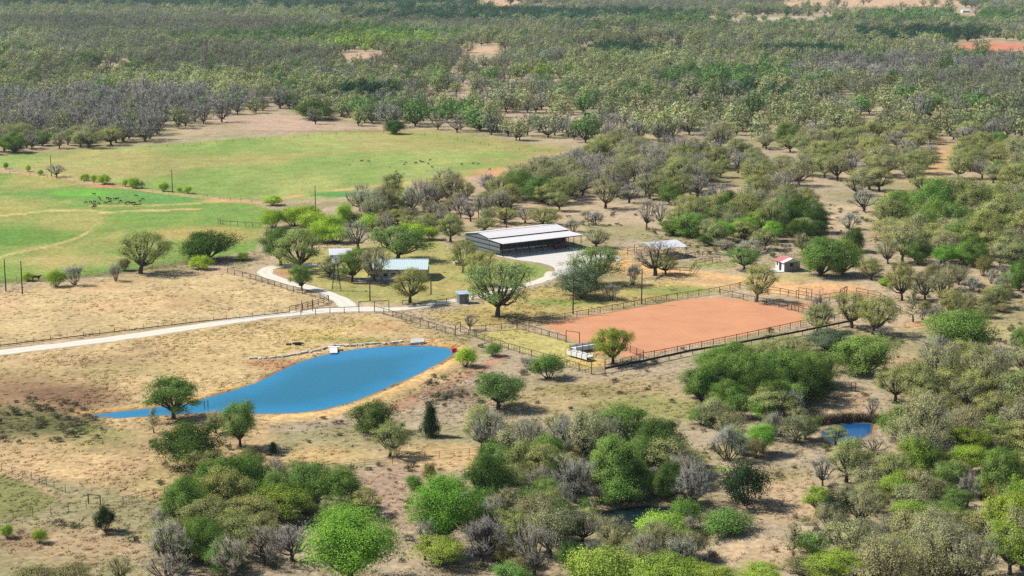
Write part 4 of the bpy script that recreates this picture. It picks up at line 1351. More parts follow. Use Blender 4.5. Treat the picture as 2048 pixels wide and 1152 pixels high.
# kind: (shapes, leaf colour, name, category, group)
KIND = {
    'ok': ('open', (0.33, 0.345, 0.13), 'olive_oak_tree', 'tree', 'oaks with olive open crowns'),
    'og': ('dense', (0.175, 0.277, 0.063), 'green_oak_tree', 'tree', 'oaks with dense green crowns'),
    'ot': ('mid', (0.186, 0.283, 0.075), 'green_oak_tree', 'tree', 'oaks with dense green crowns'),
    'oo': ('open', (0.255, 0.32, 0.115), 'green_oak_tree', 'tree', 'oaks with dense green crowns'),
    'od': ('mid', (0.130, 0.218, 0.052), 'green_oak_tree', 'tree', 'oaks with dense green crowns'),
    'ly': ('bush', (0.350, 0.472, 0.086), 'leafy_bush', 'bush', 'yellow-green bushes'),
    'lv': ('dense', (0.079, 0.136, 0.030), 'live_oak_tree', 'tree', 'dark live oaks'),
    'bd': ('bud', (0.42, 0.415, 0.19), 'budding_oak_tree', 'tree', 'budding oaks with grey limbs'),
    'br': ('bare', (0.295, 0.28, 0.23), 'leafless_tree', 'tree', 'leafless grey trees'),
    'bb': ('barebush', (0.271, 0.266, 0.207), 'leafless_bush', 'bush', 'leafless bushes'),
    'lm': ('bush', (0.33, 0.47, 0.05), 'mesquite_bush', 'bush', 'lime green mesquites'),
    'lt': ('mid', (0.30, 0.39, 0.065), 'leafy_tree', 'tree', 'yellow-green trees'),
    'bg': ('tall', (0.215, 0.413, 0.057), 'leafy_tree', 'tree', 'fresh green leafy trees'),
    'jn': ('juniper', (0.034, 0.071, 0.030), 'juniper_tree', 'tree', 'dark junipers'),
    'jb': ('bush', (0.036, 0.068, 0.032), 'juniper_tree', 'tree', 'dark junipers'),
    'wl': ('dense', (0.15, 0.19, 0.105), 'willow_tree', 'tree', 'grey-green willows'),
    'gb': ('bush', (0.169, 0.283, 0.069), 'green_bush', 'bush', 'green bushes'),
    'ob': ('bush', (0.249, 0.236, 0.103), 'olive_bush', 'bush', 'olive bushes'),
    'sp': ('sapling', (0.271, 0.271, 0.127), 'sapling', 'tree', 'thin saplings'),
}
planted = []


def plant(kind, bx, by, w, h, label, tintmul=None, col=None):
    shp, colr, nm, cat, grp = KIND[kind]
    if col is not None: colr = col
    trunk, crown, W, H = random.choice(SHAPES[shp])
    s = ppm(by)
    wm_, hm_ = w / s, h / s * 1.02
    p = G(bx, by)
    o = empty(nm, p, random.uniform(0, 6.283))
    o.rotation_euler.x, o.rotation_euler.y = random.gauss(0, 0.045), random.gauss(0, 0.045)
    sx = wm_ / W * 1.02
    ex = random.uniform(0.9, 1.12)
    sz = min(max(hm_ / H, sx * 0.5), sx * 1.9)
    o.scale = (sx * ex, sx / ex, sz)
    tag(o, label, cat, grp)
    inst('trunk', trunk, o)
    cr = inst('crown', crown, o)
    v = random.uniform(0.85, 1.15)
    cr['tint'] = [colr[0] * v * random.uniform(0.92, 1.08), colr[1] * v, colr[2] * v * random.uniform(0.9, 1.1)]
    planted.append((p.x, p.y, wm_))
    return o


TREES = '''
ok 281 547 107 84 large spreading oak with an open crown at the pasture fence
lv 415 521 111 60 wide dark green live oak at the pasture fence
lm 405 538 45 28 lime bush in front of the dark live oak
lm 488 521 28 16 small lime bush right of the dark live oak
bb 149 570 46 45 bare grey mesquite left of the large fence oak, the bigger of two
lm 112 573 40 32 thin lime mesquite left of the bare grey mesquite
bb 232 562 36 37 bare grey mesquite just left of the large fence oak
lm 57 562 26 18 lime bush beside the black cow at the left edge
ob 250 541 32 24 faint olive bush behind the bare grey mesquite
br 113 354 50 28 dark round bare tree beside a far utility pole
lm 212 368 33 21 largest lime mesquite on the red track between the pastures
lm 171 361 20 14 small lime mesquite left of the largest one on the red track
lm 188 364 15 14 small lime mesquite touching the largest one on the red track
lm 267 376 30 20 lime mesquite in the second clump on the red track
lm 251 373 14 14 tiny lime mesquite at the left of the second clump
bb 284 377 16 17 bare stems at the right of the second lime clump
lm 328 383 22 18 lime mesquite left of the far utility pole between the pastures
lm 376 387 20 14 lime mesquite right of the far utility pole between the pastures
lm 358 384 12 9 tiny lime bush just right of the far utility pole
lm 55 343 13 14 tiny lime mesquite second from the left on the far track
lm 12 338 11 13 tiny lime mesquite nearest the left edge on the far track
lm 80 350 13 12 tiny lime mesquite left of the dark round bare tree
lm 178 291 36 24 round lime tree at the edge of the far grey wood
lv 626 239 92 28 dark olive clump alone in the pale far clearing
lv 790 268 46 28 lone dark live oak at the back edge of the far pasture
oo 602 543 106 92 tall green oak shading the gravel loop
ot 562 531 78 76 green oak tucked behind the tall one at the gravel loop
ot 604 581 46 50 small round deep green tree beside the gravel loop
lm 548 456 58 36 lime mesquite in the bright thicket behind the gravel loop
lm 590 452 62 38 lime mesquite in the bright thicket behind the gravel loop
lm 628 460 60 36 lime mesquite in the bright thicket behind the gravel loop
lm 660 468 60 42 lime mesquite in the bright thicket behind the gravel loop
lm 640 484 60 36 lime mesquite in the bright thicket behind the gravel loop
lm 690 452 36 48 lime mesquite in the bright thicket behind the gravel loop
lm 615 436 56 26 lime mesquite in the bright thicket behind the gravel loop
lm 675 486 56 34 lime mesquite in the bright thicket behind the gravel loop
lm 545 410 40 20 lime bushes at the far end of the pasture fence
lm 742 462 56 34 lime mesquite behind the bare branching oak near the house
lm 815 470 36 24 left lime mesquite behind the house roof
lm 838 480 50 34 middle lime mesquite behind the house roof
lm 862 480 36 26 right lime mesquite behind the house roof
br 717 498 72 64 bare branching oak behind the house
br 768 466 48 40 bare oak behind the house, right of the branching one
ok 819 458 46 30 olive oak in the scrub behind the house
ok 850 462 44 30 small olive oak beside the dark one left of the barn
ok 901 483 64 60 dark-limbed olive oak just left of the barn
ot 797 521 122 66 broad dusky oak rising behind the house roof
ok 659 555 54 44 greyish oak at the windmill
ot 705 562 68 66 olive oak left of the house terrace
bd 749 566 74 74 brownish budding oak in front of the house
ok 820 605 84 74 round-crowned oak standing alone on the house lawn
ok 926 545 68 66 light oak on the lawn left of the barn
ok 958 569 68 70 oak on the lawn just right of the light one
br 940 660 40 38 small bare dark tree by the narrow gateway
oo 995 633 136 118 big green oak in the middle between house and arena
oo 1190 568 108 78 bright dense oak right of the curving drive
wl 1161 596 108 64 dusky grey-green oak below the bright one by the drive
br 1310 551 112 74 gnarled bare oak in front of the hay shed
ok 1331 549 60 44 dark small oak touching the gnarled bare oak
bb 1265 570 36 46 pale bare sapling left of the gnarled oak
bb 1223 599 42 34 low bare shrub right of the dusky oak
bd 1192 496 64 40 dusky budding oak at the right end of the barn
ok 1085 450 78 36 yellowish oak behind the barn roof
br 1293 459 52 66 tall bare oak left in the pair behind the hay shed
br 1323 451 54 52 bare oak right in the pair behind the hay shed
bb 1191 451 42 30 bare shrub in the dry clearing behind the barn
bb 1173 439 28 20 small bare shrub in the dry clearing behind the barn
ok 1119 422 48 40 olive oak in the dry clearing behind the barn
bb 1146 463 44 28 bare shrub behind the right end of the barn
lm 983 431 18 16 small lime bush between the poles behind the barn
ok 1010 447 60 34 grey olive bush behind the barn between the poles
br 1050 446 50 34 bare brush behind the middle of the barn
ok 1513 603 78 78 oak at the back corner of the arena
ot 1488 540 70 46 leaning round oak behind the arena corner
og 1640 552 96 78 bright big oak beside the red-roofed shed
og 1684 549 86 72 second big oak right of the red-roofed shed
br 1641 662 60 84 dead gnarled tree at the right end of the arena
ok 1634 665 72 58 oak below the dead gnarled tree
ok 1703 656 84 72 dark-trunked oak right of the arena
ok 1745 669 86 78 pale spreading oak right of the dark-trunked one
ok 1804 601 64 82 pale oak behind the right pen
sp 1826 644 40 72 thin pale tree right of the pens
ok 1903 634 66 56 flat-topped oak in the pale clearing at right
sp 1884 632 24 40 thin stem beside the flat-topped oak at right
ok 1992 616 56 46 dense pale bush-like oak near the right edge
bd 1850 600 60 60 bare budding tree in the group right of the pens
bd 1880 596 60 58 bare budding tree in the group right of the pens
bb 1941 584 50 34 brown bare bush right of the budding group
gb 2009 574 34 28 spiky green bush near the right edge
og 2038 582 50 68 green oak cut by the right edge
ok 1743 560 56 44 light oak below the red-roofed shed group
lm 1765 571 26 16 small lime bush behind the pens
ok 1780 478 84 46 olive oak at the left of the right-hand thicket row
bd 1776 528 56 52 grey budding bush at the left end of the right-hand thicket row
og 1834 528 54 54 green tree in the right-hand thicket row
bg 1885 533 52 44 bright green bush in the front of the right-hand thicket row
bg 1929 530 54 46 bright green bush in the front of the right-hand thicket row
ok 1985 521 66 60 light oak at the right end of the right-hand thicket row
ok 1865 500 96 54 olive oak in the middle of the right-hand thicket
ok 1938 496 104 56 olive oak in the middle of the right-hand thicket
lv 2014 480 84 54 dark green tree at the right edge of the thicket
og 2024 508 40 36 green bush under the dark tree at the right edge
lv 1709 503 48 50 dark green tree behind the big oaks by the red-roofed shed
bb 1700 458 54 34 bare brush in the dry clearing at right
ok 1820 460 70 40 olive oak at the far side of the right-hand thicket
ok 1900 455 80 44 olive oak at the far side of the right-hand thicket
ok 1980 452 80 44 olive oak at the far side of the right-hand thicket
og 1380 474 76 50 olive green oak behind the hay shed in the thicket
og 1345 470 62 34 low green oak just above the hay shed roof
ok 1420 478 60 44 olive oak in the thicket between hay shed and red-roofed shed
bg 1448 484 50 42 bright green tree in the thicket between hay shed and red-roofed shed
bg 1490 480 56 46 bright green tree in the thicket between hay shed and red-roofed shed
lt 1520 466 60 44 yellow-green tree in the thicket between hay shed and red-roofed shed
bg 1548 482 46 40 bright green tree in the thicket between hay shed and red-roofed shed
ok 1530 500 60 46 olive oak in the thicket between hay shed and red-roofed shed
bd 1575 462 60 40 grey budding oak in the thicket between hay shed and red-roofed shed
lv 1600 482 58 44 dark oak at the right of the thicket behind the red-roofed shed
lv 1632 480 44 40 dark oak at the right of the thicket behind the red-roofed shed
bd 1604 506 44 40 pale budding tree behind the red-roofed shed
ok 1610 446 60 34 olive oak at the back of the thicket behind the red-roofed shed
bb 1625 447 40 40 bare bush at the right end of the thicket behind the red-roofed shed
bb 1500 505 70 22 low grey brush in front of the thicket between the sheds
bb 1450 500 60 18 low grey brush in front of the thicket between the sheds
lv 1420 490 60 24 dark low bush in the shade right of the hay shed
ok 1390 440 56 42 olive oak above the thicket behind the hay shed
ok 1430 436 56 46 olive oak above the thicket behind the hay shed
ok 1465 432 50 44 olive oak above the thicket behind the hay shed
br 705 412 38 32 bare tree in the row at the near edge of the far pasture
br 737 433 76 58 bare tree in the row at the near edge of the far pasture
br 760 419 56 46 bare tree in the row at the near edge of the far pasture
ok 781 419 46 42 olive tree in the row at the near edge of the far pasture
ok 814 423 48 44 olive tree in the row at the near edge of the far pasture
br 860 417 56 50 bare tree in the row at the near edge of the far pasture
ok 876 408 40 38 olive tree in the row at the near edge of the far pasture
br 896 406 44 46 bare tree in the row at the near edge of the far pasture
ok 936 400 40 36 olive tree in the row at the near edge of the far pasture
ok 967 431 48 50 olive tree standing in the scrub behind the barn
br 1000 427 58 52 bare tree standing in the scrub behind the barn
br 975 386 48 38 bare tree at the right end of the far pasture
ob 720 450 60 26 olive scrub between the lime thicket and the bare row
ob 780 448 60 26 olive scrub between the lime thicket and the bare row
ob 880 452 70 28 olive scrub left of the poles behind the barn
ok 970 462 50 26 olive bush at the left end of the barn
ot 996 818 112 74 dark round oak on the dry slope left of the paddock
lt 1225 727 84 72 round green two-trunked tree at the arena corner
lm 931 734 46 42 bright lime bush at the right tip of the pond
gb 988 712 38 24 pale green bush outside the paddock fence
gb 1097 757 70 48 feathery pale green bush at the paddock fence
bb 1060 740 60 30 grey bush left of the feathery green one
od 347 838 112 84 spreading oak standing at the near shore of the pond
sp 308 866 36 56 thin sapling left of the oak at the pond shore
ot 481 894 82 96 tall green oak at the lower left end of the pond
bd 432 866 54 48 bare olive tree between the shore oak and the dark live oak
lv 382 934 144 92 very dark wide live oak below the pond
lv 752 868 110 72 dark oak below the pond, left of the little conifer
ok 780 913 84 78 two-stemmed oak below the dark one under the pond
jn 861 872 42 64 little pointed green conifer on the dry slope
jn 546 910 22 28 tiny conifer below the pond
og 370 1058 104 104 green oak in the big thicket at lower left
og 440 1014 112 106 green oak in the big thicket at lower left
og 505 1002 96 100 green oak in the big thicket at lower left
ok 425 1072 112 80 olive oak at the near side of the big thicket at lower left
ok 495 1070 108 84 olive oak at the near side of the big thicket at lower left
bg 377 1122 64 62 vivid green small tree at the foot of the lower left thicket
br 335 1170 120 66 leafless grey tree at the bottom left edge
bd 240 1165 70 58 sparse budding tree at the bottom left edge
ob 60 1172 90 40 olive bush at the bottom left corner
ob 135 1168 90 40 olive bush right of the one at the bottom left corner
jb 211 1063 46 54 spiky dark green small tree below the goal-shaped gateway
bb 320 1064 46 50 brown bare bush left of the lower left thicket
lm 15 1076 26 28 small lime mesquite nearest the lower left corner
lm 80 1086 30 28 sparse lime mesquite right of the one nearest the lower left corner
og 622 1006 104 82 green oak in the rounded thicket below the pond
og 682 1014 96 80 green oak in the rounded thicket below the pond
ok 735 1030 70 60 olive bushy oak at the right of the rounded thicket
lt 560 1046 120 74 yellowish oak left of the huge bright green tree
ok 480 1110 120 90 olive tree left of the huge bright green tree
br 530 1130 90 84 leafless grey tree left of the huge bright green tree
br 470 1160 110 90 leafless dark tree at the bottom left of the huge bright green tree
bg 700 1180 200 168 huge bright green tree at the bottom
bg 893 1100 132 160 tall bright green tree right of the huge one
lt 882 1130 110 60 yellow-olive bush at the foot of the tall bright green tree
gb 825 980 38 30 small green bush left of the tall bright green tree
ob 862 962 34 38 brown olive bush above the tall bright green tree
br 850 1120 70 90 thin bare tree left of the tall bright green tree's foot
bd 1056 912 88 82 gnarled budding oak at the left of the bare group
bd 1163 878 90 60 gnarled bare-limbed oak at the top of the bare group
bd 1115 880 70 56 small gnarled oak between the two gnarled oaks
sp 1013 932 44 68 thin sparse tree left of the bare group
ok 1083 980 74 96 olive tree below the gnarled budding oak
og 1098 950 80 86 mid green tree inside the bare group
br 1218 914 64 86 tall upright bare tree behind the creek thicket
ot 1276 954 80 80 green tree above the creek pool
br 1150 1006 110 100 big grey leafless tree left of the creek pool
gb 1238 1006 84 56 lime green bush at the edge of the creek pool
lv 1333 1004 66 86 dark green tree at the right of the creek pool
br 1382 1018 84 86 twiggy grey tree at the right of the creek pool
jb 1492 1010 108 90 large dark juniper at the right of the creek
sp 1322 886 38 54 thin leafless sapling in the open grass
bb 1456 920 92 76 big brown bare bush below the oak cluster
bg 1526 908 58 64 light green tree right of the brown bare bush
ly 1322 1082 110 60 lime willow bush in front of the creek pool
ly 1200 1178 140 84 yellow-lime tree at the bottom centre
lt 1330 1190 150 76 yellow-green tree at the bottom right of centre
lt 1420 1186 110 60 yellow-green bush at the bottom right of centre
bd 1100 1116 116 112 budding dark-limbed tree at the bottom left of the creek
br 1165 1090 110 80 grey twiggy thicket tree below the creek pool
bd 1225 1100 90 70 pale twiggy tree below the creek pool
ob 1290 1128 100 60 brown olive bush below the lime willow bush
ob 1380 1120 90 56 brown olive bush right of the one below the lime willow bush
gb 985 1018 62 54 olive green bush at the left of the creek thicket
bd 1018 1030 74 58 bare green bush at the left of the creek thicket
br 980 1110 70 70 thin bare tree at the bottom centre
gb 1458 1066 110 44 low green shrub right of the creek
gb 1405 850 60 40 low green shrub under the oak cluster
og 1400 800 92 74 green oak in the big cluster below the arena
og 1442 772 92 66 green oak in the big cluster below the arena
og 1490 792 104 84 green oak in the big cluster below the arena
og 1534 768 92 66 green oak in the big cluster below the arena
og 1582 772 104 74 green oak in the big cluster below the arena
lv 1600 806 110 92 darker oak at the right of the big cluster below the arena
og 1640 774 80 72 green oak in the big cluster below the arena
lv 1550 832 84 74 darker oak at the foot of the big cluster below the arena
og 1735 748 136 76 round bright oak right of the big cluster
wl 1656 702 94 46 blue-grey willow below the outer arena fence
lm 1424 838 54 46 lime green small tree at the foot of the oak cluster
gb 1478 836 62 48 light green tree at the foot of the oak cluster
bg 1521 842 48 46 fresh green round tree at the foot of the oak cluster
br 1576 838 64 60 pale leafless tree at the foot of the oak cluster
bb 1545 880 70 60 bare bush left of the deep blue pool
bd 1590 885 76 58 grey budding tree left of the deep blue pool
br 1743 836 32 48 small black bare tree above the deep blue pool
og 1910 704 158 84 very wide green oak near the right edge
bb 1958 700 50 40 bare bush in front of the very wide green oak
ok 1790 802 86 72 olive tree in the dusky thicket at right
ok 1842 812 104 84 olive tree in the dusky thicket at right
ok 1900 806 94 78 olive tree in the dusky thicket at right
ok 1952 808 94 78 olive tree in the dusky thicket at right
br 1980 764 84 58 bare tree behind the dusky thicket at right
lt 2014 746 56 46 light tree behind the dusky thicket at right
og 2050 704 60 60 green tree cut by the right edge below the cow
br 1900 870 90 50 tangle of bare branches below the dusky thicket
ok 1990 850 90 70 olive tree at the right edge below the dusky thicket
gb 1990 880 60 50 green bush at the right edge below the dusky thicket
bd 2030 880 80 70 budding tree at the right edge below the dusky thicket
og 1806 878 104 68 olive green tree right of the deep blue pool
lt 1937 916 86 66 rounded yellow-green tree right of the pale water
lt 1833 968 86 98 bright yellow-green tree left of the pale water
lt 1940 948 90 60 yellow-green tree below the rounded one
br 1748 908 84 40 silvery bare tree in front of the deep blue pool
ok 1671 888 50 40 leaning olive tree at the left shore of the deep blue pool
br 1645 972 66 66 dead branching bush below the deep blue pool
bd 1700 950 90 60 grey budding tree in the thicket under the silvery tree
bd 1746 972 100 66 grey budding tree in the thicket under the silvery tree
bd 1790 965 80 64 grey budding tree in the thicket under the silvery tree
lt 1632 1028 70 54 yellow-green tree left of the small juniper
jb 1674 1048 76 62 small black-green juniper at lower right
ok 1742 1024 76 68 layered green tree right of the small juniper
bd 1694 1010 64 46 light budding tree behind the small juniper
bd 1870 1010 70 52 olive budding tree at lower right
br 1934 1012 62 72 bare tree at lower right beside a lime one
lt 1962 996 50 44 lime-topped tree at lower right
ok 2018 984 80 78 large light olive tree at the lower right edge
ok 1908 980 68 64 olive tree behind the lime-topped one at lower right
og 1991 943 76 44 green tree above the large light olive one
bd 1700 1120 130 90 pale budding oak in the bottom right wood
bd 1765 1195 150 136 pale budding oak in the bottom right wood
bd 1840 1110 130 90 pale budding oak in the bottom right wood
bd 1910 1188 156 146 pale budding oak in the bottom right wood
bd 1985 1090 120 90 pale budding oak in the bottom right wood
bd 2044 1140 130 140 pale budding oak in the bottom right wood
bd 1850 1180 120 110 pale budding oak in the bottom right wood
sp 1586 1118 60 78 thin bare tree left of the bottom right wood
gb 1626 1108 66 48 green bush left of the bottom right wood
lt 1668 1160 120 60 yellow-green tree at the bottom edge left of the bottom right wood
lt 1520 1172 96 44 yellow-green bush at the bottom edge in the pale clearing
ob 1600 1150 80 40 olive bush at the bottom edge in the pale clearing
'''
for ln in TREES.strip().splitlines():
    k, x, y, w, h, lab = ln.split(' ', 5)
    plant(k, float(x), float(y), float(w), float(h), lab)

# ------------------------------------------------------------------ woodland: nearest trees one by one, the far wood as one mass per kind
CLEAR = [(560, 252, 190, 22), (722, 113, 70, 11), (960, 104, 60, 13), (1000, 6, 66, 10), (1750, 6, 260, 12), (1560, 41, 190, 8), (1990, 94, 100, 13), (1931, 28, 36, 10), (1100, 14, 60, 5), (1880, 322, 40, 36), (225, 136, 50, 9),
         (905, 196, 85, 9), (1330, 92, 100, 4), (1640, 206, 50, 6), (1500, 386, 130, 8), (1110, 243, 120, 8), (1420, 205, 60, 6), (450, 262, 120, 10), (1750, 250, 70, 6), (1960, 390, 90, 8), (1180, 100, 60, 4)]
# colour patches of the far wood: cx, cy, rx, ry, kind
PATCH = [(500, 14, 600, 13, 'dark'), (1350, 16, 300, 8, 'dusk'), (1150, 42, 300, 9, 'dark'), (1400, 130, 160, 8, 'olive'), (1620, 118, 90, 8, 'dark'), (1250, 112, 120, 7, 'dark'), (900, 60, 160, 10, 'dusk'), (600, 80, 330, 16, 'green'), (760, 95, 160, 12, 'lime'), (300, 62, 340, 22, 'dusk'), (1000, 40, 330, 14, 'dark'), (1500, 52, 240, 10, 'green'), (1460, 168, 170, 14, 'green'), (250, 190, 300, 16, 'olive'),
         (250, 240, 330, 50, 'grey'), (1830, 150, 260, 24, 'grey'), (1850, 80, 140, 12, 'dark'), (1150, 150, 200, 24, 'olive'), (1080, 165, 90, 10, 'lime'), (1500, 205, 120, 9, 'dark'), (740, 205, 70, 14, 'dark'),
         (850, 240, 110, 14, 'green'), (950, 130, 160, 20, 'dusk'), (330, 8, 420, 10, 'dark'), (1250, 20, 260, 10, 'dusk'), (1900, 45, 180, 12, 'green'), (1980, 190, 120, 30, 'dusk'), (1300, 320, 260, 40, 'greyolive'),
         (1120, 350, 140, 40, 'grey'), (1600, 330, 200, 40, 'greyolive'), (1700, 270, 200, 30, 'olive'), (1300, 250, 200, 20, 'olive'), (450, 130, 240, 26, 'dusk'), (160, 100, 160, 16, 'dusk'), (1750, 360, 200, 30, 'olive'),
         (1950, 330, 110, 30, 'olive')]
FARCOL = {'green': (0.13, 0.225, 0.07), 'lime': (0.26, 0.37, 0.08), 'dusk': (0.20, 0.22, 0.14), 'dark': (0.042, 0.11, 0.052), 'olive': (0.30, 0.32, 0.155), 'grey': (0.235, 0.23, 0.205)}


def far_kind(px, py, r, r2, nz):
    best = None
    for (cx, cy, rx, ry, k) in PATCH:
        d = ((px - cx) / rx) ** 2 + ((py - cy) / ry) ** 2
        if d < 0.6 + 0.7 * nz and r < 0.88:
            best = k
    if best == 'greyolive':
        return 'grey' if r2 < 0.45 else 'olive'
    if best: return best
    return ('olive', 'olive', 'grey', 'dusk', 'olive', 'green', 'dusk', 'olive')[int(r2 * 7.99)]


def wood_ok(px, py):
    """open ground where no scattered tree may stand (numpy masks)"""
    ok = np.ones(px.shape, bool)
    for poly, mar in ((BACKFIELD, 2.0), (LEFTFIELD, 0.0)):
        ok &= sdf(px, py, poly) > mar
    ok &= sdf(px, py, [(930, 330), (1100, 285), (1190, 292), (1190, 318), (1110, 348), (1000, 378), (930, 390)]) > 0
    lim = np.interp(px, [-200, 690, 700, 985, 1010, 1050, 1250, 1500, 1750, 2300], [330, 330, 300, 300, 400, 410, 425, 418, 430, 440])
    ok &= py < lim
    return ok


def jitter_grid(Y0, Y1, cell, seed, tmax=0.345):
    R = np.random.default_rng(seed)
    ys = np.arange(Y0, Y1, cell)
    xs = np.arange(-tmax * Y1, tmax * Y1, cell)
    X, Y = np.meshgrid(xs, ys)
    X = X + R.uniform(-0.48, 0.48, X.shape) * cell
    Y = Y + R.uniform(-0.48, 0.48, Y.shape) * cell
    m = np.abs(X) < tmax * Y
    return X[m], Y[m], R


def wood_points(Y0, Y1, cell, seed):
    X, Y, R = jitter_grid(Y0, Y1, cell, seed)
    px, py = PX(X, Y)
    m = wood_ok(px, py)
    den = np.full(px.shape, 0.92)
    g = fbm(X, Y, 90, 77); g2 = fbm(X, Y, 30, 78)
    den *= smooth(0.30, 0.42, g * 0.6 + g2 * 0.4)
    for (cx, cy, rx, ry) in CLEAR:
        d = np.sqrt(((px - cx) / rx) ** 2 + ((py - cy - ry * 0.5) / (ry * 1.8)) ** 2) + (g2 - 0.5) * 0.7
        den *= smooth(0.75, 1.15, d) * 0.97 + 0.03
    den *= np.where((py > 375) & (px > 1150), 0.38, 1.0)
    den *= np.where((py > 200) & (px > 1050) & (py < 376), 0.8, 1.0)
    den *= np.where((px > 800) & (py > 90) & (py < 330), 0.6 + 0.4 * smooth(0.40, 0.52, fbm(X, Y * 0.6, 55, 81)), 1.0)
    m &= R.uniform(0, 1, px.shape) < den
    return X[m], Y[m], px[m], py[m], R


LOOK = {'ok': 'olive oak', 'br': 'leafless grey tree', 'og': 'green oak', 'bd': 'sparse budding oak', 'lv': 'dark evergreen oak', 'lt': 'yellow-green tree', 'bb': 'leafless bush', 'ob': 'olive bush', 'gb': 'green bush', 'lm': 'lime bush'}


def wood_label(k, x, y, wm):
    """where a woodland tree stands, said by the things below or beside it"""
    big = 'broad ' if wm > 13.6 else ('small ' if wm < 11.2 else '')
    if x < 690:
        return big + LOOK[k] + ' at the front of the far grey wood'
    if y < 310 and x < 1090:
        return big + LOOK[k] + ' along the back edge of the far pasture'
    row = 'in the dry scrub' if y > 374 else ('in the near wood' if y > 338 else ('in the middle wood' if y > 308 else 'in the back wood'))
    col = ('above the long barn' if x < 1170 else 'above the hay shed' if x < 1400 else 'above the red-roofed shed' if x < 1640 else 'above the dead tree' if x < 1790 else 'above the thicket row' if x < 1940 else 'by the right edge')
    return big + LOOK[k] + ' ' + row + ' ' + col


Ysplit = G(1024, 283).y
X, Y, px, py, R = wood_points(G(1024, 445).y, Ysplit, 11.0, 11)
PP = np.array([(a, b, w) for a, b, w in planted])
cnt = 0
KMAP = {'olive': ('ok', 'bd'), 'grey': ('br', 'bd'), 'green': ('og', 'og'), 'dark': ('lv', 'og'), 'dusk': ('bd', 'br'), 'lime': ('lt', 'og')}
for i in np.argsort(-py):
    dd = (PP[:, 0] - X[i]) ** 2 + (PP[:, 1] - Y[i]) ** 2
    if (dd < (PP[:, 2] * 0.42 + 2.0) ** 2).any():
        continue
    fk = far_kind(px[i], py[i], R.random(), R.random(), R.random())
    k = KMAP[fk][0 if R.random() < 0.65 else 1]
    wm_ = R.uniform(9.5, 15.5)
    s = ppm(py[i])
    plant(k, px[i], py[i], wm_ * s, wm_ * R.uniform(0.62, 0.85) * s, wood_label(k, px[i], py[i], wm_))
    cnt += 1
FILL = [([(950, 900), (1130, 870), (1300, 900), (1400, 950), (1400, 1040), (1380, 1170), (930, 1180), (960, 1030)], 'in the creek thicket', 5.4, ('br', 'bd', 'bb', 'ob', 'gb', 'ot', 'br', 'lv', 'ok'), (55, 110)),
        ([(960, 950), (1120, 900), (1300, 920), (1400, 960), (1390, 1050), (1380, 1160), (960, 1160)], 'in the undergrowth of the creek', 4.6, ('ob', 'gb', 'bb', 'ob', 'bb', 'ly'), (50, 80)),
        ([(1790, 560), (2060, 545), (2060, 660), (1850, 665)], 'in the pale scrub at right', 7.5, ('bb', 'ob', 'bd', 'bb', 'ob'), (34, 60)),
        ([(1700, 900), (2060, 890), (2060, 1000), (1740, 1000)], 'in the undergrowth at right', 6.0, ('ob', 'bb', 'gb', 'ob'), (50, 80)),
        ([(1560, 830), (1700, 900), (1790, 900), (2070, 880), (2070, 1180), (1680, 1180), (1640, 1060), (1700, 1000), (1590, 940)], 'in the lower right wood', 6.2, ('bd', 'bd', 'br', 'ok', 'bd', 'ob', 'ot', 'lt'), (60, 120)),
        ([(320, 960), (540, 940), (600, 1050), (580, 1170), (330, 1170), (330, 1080)], 'in the lower left thicket', 5.8, ('ok', 'og', 'br', 'ob', 'ok'), (70, 110)),
        ([(560, 960), (700, 950), (760, 1040), (600, 1080)], 'in the rounded thicket', 7.0, ('og', 'ok', 'ob'), (60, 90)),
        ([(1370, 750), (1460, 720), (1660, 735), (1680, 800), (1560, 850), (1380, 830)], 'in the oak cluster below the arena', 7.0, ('og', 'og', 'ok', 'lv'), (80, 110)),
        ([(1380, 830), (1560, 850), (1640, 840), (1620, 930), (1500, 930), (1400, 900)], 'between the oak cluster and the creek', 6.5, ('bb', 'br', 'gb', 'ob', 'lm', 'bd'), (45, 80)),
        ([(1760, 760), (2070, 740), (2070, 880), (1900, 880), (1780, 830)], 'in the dusky right thicket', 7.0, ('ok', 'bd', 'br', 'ob'), (70, 105)),
        ([(1760, 440), (2070, 430), (2070, 540), (1800, 530)], 'in the right-hand thicket row', 8.0, ('ok', 'ok', 'og', 'bd', 'bd'), (60, 95)),
        ([(1340, 430), (1640, 425), (1640, 490), (1400, 495), (1350, 475)], 'between the two sheds', 8.0, ('ok', 'og', 'bd', 'ok', 'lv', 'br'), (45, 70)),
        ([(690, 405), (1000, 385), (1040, 440), (880, 470), (700, 440)], 'in the scrub row behind the house', 10.0, ('br', 'ok', 'bd', 'ob'), (40, 62)),
        ([(1050, 364), (1130, 346), (1200, 322), (1400, 318), (1420, 400), (1010, 402)], 'in the grey near wood', 10.5, ('br', 'bd', 'ok', 'br'), (50, 72))]
LOOK['ot'] = 'full green oak'; LOOK['bg'] = 'fresh green tree'; LOOK['ly'] = 'yellow-green bush'
nfill = 0
